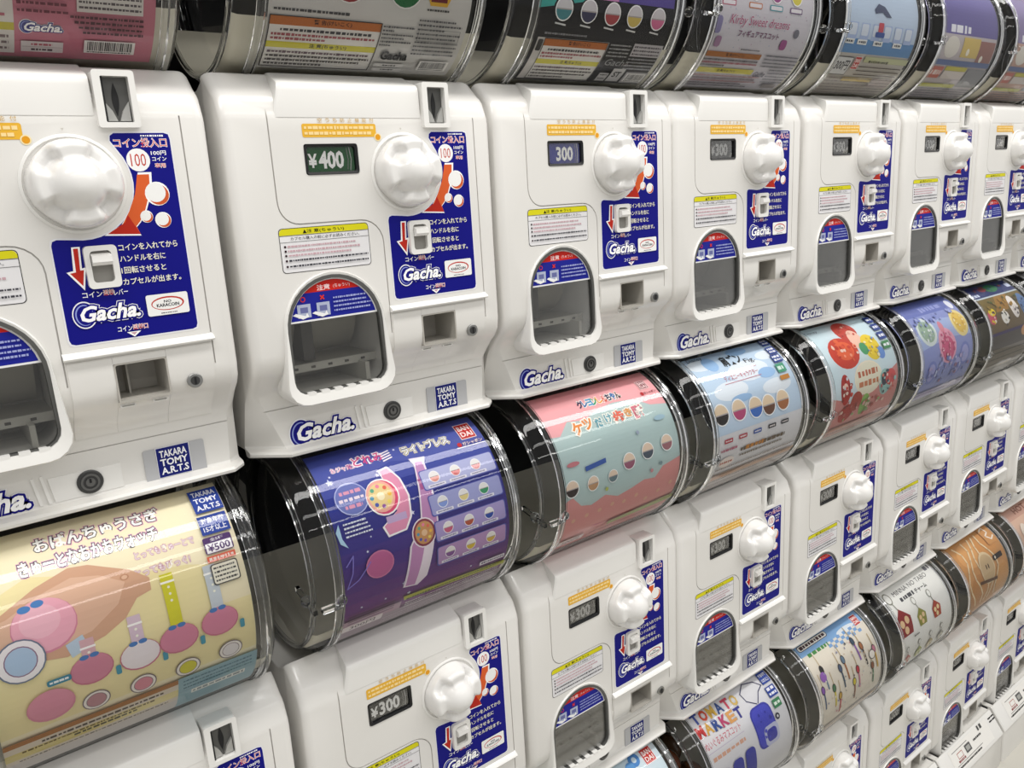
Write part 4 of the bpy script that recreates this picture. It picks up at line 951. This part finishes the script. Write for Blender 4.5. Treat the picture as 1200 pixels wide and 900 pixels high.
# ------------------------------------------------------------------ assembling machines
def obj(name, me, parent=None, label=None):
    o = bpy.data.objects.new(name, me); COL.objects.link(o)
    if parent: o.parent = parent
    if label: o['label'] = label
    return o
TREE = [('body', []), ('hood', []), ('ridge', []), ('coin_door', ['door_catch', 'coin_return', 'door_lock']), ('coin_slot', ['slot_plate']),
        ('knob_base', ['knob']), ('instruction_sticker', []), ('lever_frame', ['lever_well', 'lever']),
        ('caution_sticker', []), ('notice_sticker', []), ('outlet_rim', ['outlet_seal', 'outlet_chute']), ('outlet_door', ['warning_sticker']),
        ('lock_plate', ['cylinder_lock']), ('maker_plate', ['maker_label']), ('brand_logo', []),
        ('capsule_drum', ['ring_a', 'ring_b', 'ring_c', 'ring_d', 'drum_liner', 'hopper', 'drum_hinge'])]
def machine(c, r, label, price, cardmesh, cardlabel):
    t = bpy.data.objects.new('capsule_toy_machine', None); COL.objects.link(t)
    t.location = ((c+CDX[c])*P, 0, ZO-r*ROWH*P)
    t['label'] = label; t['category'] = 'vending machine'; t['group'] = 'capsule toy machines in three rows on the wall rack'
    for nm, subs in TREE:
        o = obj(nm, M[nm], t)
        if nm == 'capsule_drum':
            obj('display_card', cardmesh, o, cardlabel)
        for q in subs: obj('end_ring' if q.startswith('ring_') else q, M[q], o)
    pw = obj('price_window', M['price_window'], t)
    obj('price_card', PRICE[price], pw, {'g': 'green price card reading ¥400', 'k': 'black price card reading ¥300', 'b': 'price card reading 300 with a blue reflection painted in'}[price]); obj('price_pane', M['price_pane'], pw)
    return t
R0, R1, R2 = 'top row', 'middle row', 'bottom row'
LIST = [
 (0, 0, 'k', card_pink_top, 'white capsule toy machine, top row, pink card with Gacha logo and barcode', 'pink card with white print boxes'),
 (1, 0, 'g', card_grey_circles, 'white capsule toy machine with green ¥400 price, card with blue, red and green circles', 'pale grey card with coloured circles'),
 (2, 0, 'b', card_black_band, 'white capsule toy machine, top row, black card and 300 price window with a painted blue reflection', 'black card with white warning box'),
 (3, 0, 'k', card_dreams, 'white capsule toy machine, top row, pale card reading Sweet dreams in pink', 'pale grey card with pink script title'),
 (4, 0, 'k', card_rain, 'white capsule toy machine, top row, pale blue card with dark umbrella print', 'light blue and beige card'),
 (5, 0, 'k', lambda: card_mix('C4BCC0', '6C64A0', 'D8C070', '9C6C64'), 'white capsule toy machine, top row, second from the right edge, purple and yellow card', 'purple and yellow card'),
 (6, 0, 'k', lambda: card_mix('C8A494', '8C80A8', 'A8807C', 'B06458'), 'white capsule toy machine, top row, at the right edge, peach and violet card', 'peach and violet card'),
 (0, 1, 'k', card_rabbit_watch, 'white capsule toy machine, large cream card of pink toy watches, lower left corner', 'cream card of pink toy watches'),
 (1, 1, 'k', card_light_bracelet, 'white capsule toy machine, middle row, dark blue and purple card of toy bracelets', 'night-blue and purple card of toy bracelets'),
 (2, 1, 'k', card_pink_march, 'white capsule toy machine, middle row, pale teal card with pink clouds', 'pale teal card with pink clouds'),
 (3, 1, 'k', card_blue_sky, 'white capsule toy machine, middle row, sky-blue cloud card with black title ending Fig.', 'sky-blue card with black title'),
 (4, 1, 'k', card_sea, 'white capsule toy machine, middle row, pale blue card with red and yellow shapes', 'pale blue card with red and yellow shapes'),
 (5, 1, 'k', card_periwinkle, 'white capsule toy machine, middle row, periwinkle blue card with pink and yellow discs', 'periwinkle card with pink and yellow discs'),
 (6, 1, 'k', card_dark_series, 'white capsule toy machine, middle row, dark blue and brown card near the right edge', 'dark blue and brown card'),
 (7, 1, 'k', lambda: card_plain('B8B4B0', '8C8C94'), 'white capsule toy machine cut off by the right edge, middle row', None),
 (2, 2, 'k', card_bandai_sky, 'white capsule toy machine, bottom row, ice-blue card corner with red square at the bottom edge', 'ice-blue card with red maker square'),
 (3, 2, 'k', card_tomato, 'white capsule toy machine, bottom row, pale card reading TOMATO MARKET in coloured letters', 'pale card reading TOMATO MARKET'),
 (4, 2, 'k', card_strap_figures, 'white capsule toy machine, bottom row, blue-topped card of many small hanging straps', 'blue and cream card of small straps'),
 (5, 2, 'k', card_tabo, 'white capsule toy machine, bottom row, white card of red triangular keyring charms', 'white card of keyring charms'),
 (6, 2, 'k', card_ramen, 'white capsule toy machine, bottom row, orange-brown noodle card', 'orange-brown noodle card'),
 (7, 2, 'k', card_peach, 'white capsule toy machine, bottom row, peach card at the right edge', 'peach card'),
 (7, 0, 'k', lambda: card_plain('C8C0C0', '9890A8'), 'white capsule toy machine, top row, eighth from the left, mauve card', None),
 (8, 0, 'k', lambda: card_plain('C8C8B8', '90A890'), 'white capsule toy machine, top row, ninth from the left, green card', None),
 (8, 1, 'k', lambda: card_plain('B8C4D0', '6C8CB0'), 'white capsule toy machine, middle row, ninth from the left, blue card', None),
 (0, 2, 'k', lambda: card_plain('D8C8B8', 'B07C50'), 'white capsule toy machine, bottom row, under the large cream watch card, brown card', None),
 (1, 2, 'k', lambda: card_plain('D0D8C0', '7CA060'), 'white capsule toy machine, bottom row, below the dark blue bracelet card, green card', None),
 (8, 2, 'k', lambda: card_plain('D8C0C8', 'B06C8C'), 'white capsule toy machine, bottom row, ninth from the left, rose card', None),
]
for c, r, pr_, fn, lab, clab in LIST:
    machine(c, r, lab, pr_, fn().wrap('display_card'), clab)

# orange-brown capsules in the drum beside the TOMATO MARKET card
capm = []
for col in ((.30, .06, .01), (.36, .12, .03), (.22, .04, .01)):
    bm = bmesh.new(); 
    q = bmesh.ops.create_uvsphere(bm, u_segments=20, v_segments=12, radius=.095)
    for f in bm.faces:
        f.material_index = 0 if f.calc_center_median().z > 0 else 1
    n = 24
    loft(bm, [[(rr_*math.cos(2*PI*k/n), rr_*math.sin(2*PI*k/n), z) for k in range(n)] for rr_, z in ((.094, -.008), (.099, -.006), (.099, .006), (.094, .008))], 1, caps=False)
    capm.append(finish(bm, 'toy_capsule', [pmat('capsule_amber_%d' % len(capm), col, .15, coat=.5), pmat('capsule_smoke', (.16, .07, .03), .15, coat=.5)], 60))
for k, (x, y, z) in enumerate(((-.57, .175, 1.262), (-.57, .370, 1.345), (-.57, -.02, 1.345), (-.57, .175, 1.468), (-.35, .175, 1.262), (-.35, .370, 1.345))):
    o = obj('toy_capsule', capm[k % 3])
    o.location = ((3+CDX[3]+x)*P, y*P, ZO-2*ROWH*P+z*P); o.rotation_euler = (k*.7, k*1.1, 0)
    o['label'] = 'amber toy capsule heaped in the clear drum left of the TOMATO MARKET card'; o['category'] = 'toy capsule'; o['group'] = 'amber capsules in the drum left of the TOMATO MARKET card'

# ------------------------------------------------------------------ base units, rack, shell
bp = [(.58, -.31), (-.262, -.31), (-.262, -.20), (-.256, -.03), (-.250, -.004), (-.242, .008), (-.235, .017), (-.1335, .160), (-.132, .1615), (-.129, .160), (-.129, -.085), (.58, -.085)]
M['base_body'] = None
bm = bmesh.new()
def bring(x, off): return [(x, y+off if y < 0 else y, z-off*.6 if z > -.2 else z) for y, z in bp]
loft(bm, [bring(-.757, .022), bring(-.752, .008), bring(-.738, 0), bring(.186, 0), bring(.200, .008), bring(.206, .022)])
for xa, xb, yb in ((-.755, -.705, -.035), (-.245, .204, -.035)): box(bm, xa, xb, -.131, yb, .150, .160, 0)
M['base_body'] = finish(bm, 'housing', WHITE, 40)
bm = bmesh.new()
M['vent'] = None
bm = bmesh.new()
lp = [(-.262, -.006), (-.254, .012), (-.147, .163), (-.138, .1695), (-.131, .168), (-.131, .1625), (-.236, .0185), (-.250, -.002)]
loft(bm, [[(x, y+o, z-o) for y, z in lp] for x, o in ((-.757, .006), (-.748, 0), (.197, 0), (.206, .006))])
M['base_lid'] = finish(bm, 'lid', WHITE2, 30)
bm = bmesh.new()
for k in range(2):
    for j in range(2):
        # short dark slots near the back right corner of the sloping lid
        tt = .15+.14*k; y = -.252+.105*(1-tt); z = .014+.149*(1-tt)
        x = .10+j*.055
        loft(bm, [[(xx, y+dy, z+dz) for dy, dz in ((-.006, -.001), (-.010, -.006), (.0, -.008), (.004, -.002))] for xx in (x, x+.045)])
M['vent'] = finish(bm, 'vent_slot', BLACK)
def lid_label():
    s = Sheet()
    s.rect(-.60, .06, .008, .176, 'EFEDE8'); s.rect(-.56, -.30, .150, .154, '404040')
    s.frame(-.50, -.42, .085, .125, .005, 'B06058'); s.fine(-.52, -.40, .068, .018, '905050', 402); s.rect(-.37, -.28, .075, .135, '5C5C5C'); s.rect(-.355, -.295, .088, .122, 'A8A8A4')
    s.fine(-.22, -.08, .115, .015, '303030', 403); s.rect(-.56, -.12, .048, .051, '404040'); s.fine(-.58, -.16, .030, .014, '282828', 404); s.fine(-.10, -.03, .16, .04, '505050', 405)
    return s
def on_lid(x, v, l):
    d = .1801; ty, tz = .104/d, .147/d
    return (x, -.254+v*ty-(l+.001)*tz, .012+v*tz+(l+.001)*ty)
M['lid_label'] = lid_label().tilt('lid_label', on_lid)
pos_words = {0: 'first', 1: 'second', 2: 'third', 3: 'fourth', 4: 'fifth', 5: 'sixth', 6: 'seventh', 7: 'eighth', 8: 'ninth'}
for c in range(0, 9):
    t = bpy.data.objects.new('coin_base_unit', None); COL.objects.link(t)
    t.location = ((c+CDX[c])*P, 0, ZO-2*ROWH*P)
    lab = {5: 'white base unit with sloping lid under the white keyring-charm machine', 6: 'white base unit with printed lid label below the noodle-card machine',
           7: 'white base unit with printed lid label below the peach-card machine'}.get(c, 'white base unit with sloping lid, %s from the left end of the rack' % pos_words[c])
    t['label'] = lab; t['category'] = 'base unit'; t['group'] = 'base units along the foot of the machine wall'
    obj('housing', M['base_body'], t); ld = obj('lid', M['base_lid'], t); obj('lid_label', M['lid_label'], ld); obj('vent_slot', M['vent'], ld)
# rack
rack = bpy.data.objects.new('display_rack', None); COL.objects.link(rack); rack.location = (0, 0, 0)
rack['label'] = 'black steel rack and back panel behind the capsule machines'; rack['category'] = 'rack'
zt = (ZO+1.97*P)/P; zb = (ZO-2*ROWH*P-.32*P)/P
bm = bmesh.new(); box(bm, -.9, 8.4, .585, .61, 0, zt+.03, 0, .002); obj('back_panel', finish(bm, 'back_panel', BLACK), rack)
bm = bmesh.new(); box(bm, -.9, 8.4, .15, .61, zt+.0, zt+.04, 0, .004); obj('added_light_shield', finish(bm, 'added_light_shield', WHITE), rack)  # unseen board, added to block overhead light behind the top drums
for x in (-.9, 8.3):
    bm = bmesh.new(); box(bm, x, x+.1, .0, .585, 0, zt, 0, .004); obj('side_panel', finish(bm, 'side_panel', WHITE), rack)
bm = bmesh.new(); box(bm, -.9, 8.4, -.62, .585, 0.001, zb-.001+.01, 0, .01); obj('plinth', finish(bm, 'plinth', pmat('plinth_beige', (.62, .60, .54), .5)), rack)

def structure(name, bm, mt):
    o = obj(name, finish(bm, name, mt)); o['kind'] = 'structure'; return o
fl = bpy.data.materials.new('floor_boards'); fl.use_nodes = True
nt = fl.node_tree; b = nt.nodes['Principled BSDF']; b.inputs['Roughness'].default_value = .4
tc = nt.nodes.new('ShaderNodeTexCoord'); wv = nt.nodes.new('ShaderNodeTexWave'); wv.bands_direction = 'Y'; wv.inputs['Scale'].default_value = 9; wv.inputs['Distortion'].default_value = .3
rp = nt.nodes.new('ShaderNodeValToRGB'); rp.color_ramp.elements[0].position = .02; rp.color_ramp.elements[0].color = (.28, .26, .22, 1); rp.color_ramp.elements[1].position = .2; rp.color_ramp.elements[1].color = (.62, .6, .54, 1)
nt.links.new(tc.outputs['Object'], wv.inputs['Vector']); nt.links.new(wv.outputs['Fac'], rp.inputs['Fac']); nt.links.new(rp.outputs['Color'], b.inputs['Base Color'])
bm = bmesh.new(); box(bm, -9, 20, -14, 1.0, -.2, 0); structure('floor', bm, fl)
bm = bmesh.new(); box(bm, -9, 20, .64, 1.0, 0, 11); structure('wall_back', bm, pmat('wall_paint', (.7, .68, .64), .7))
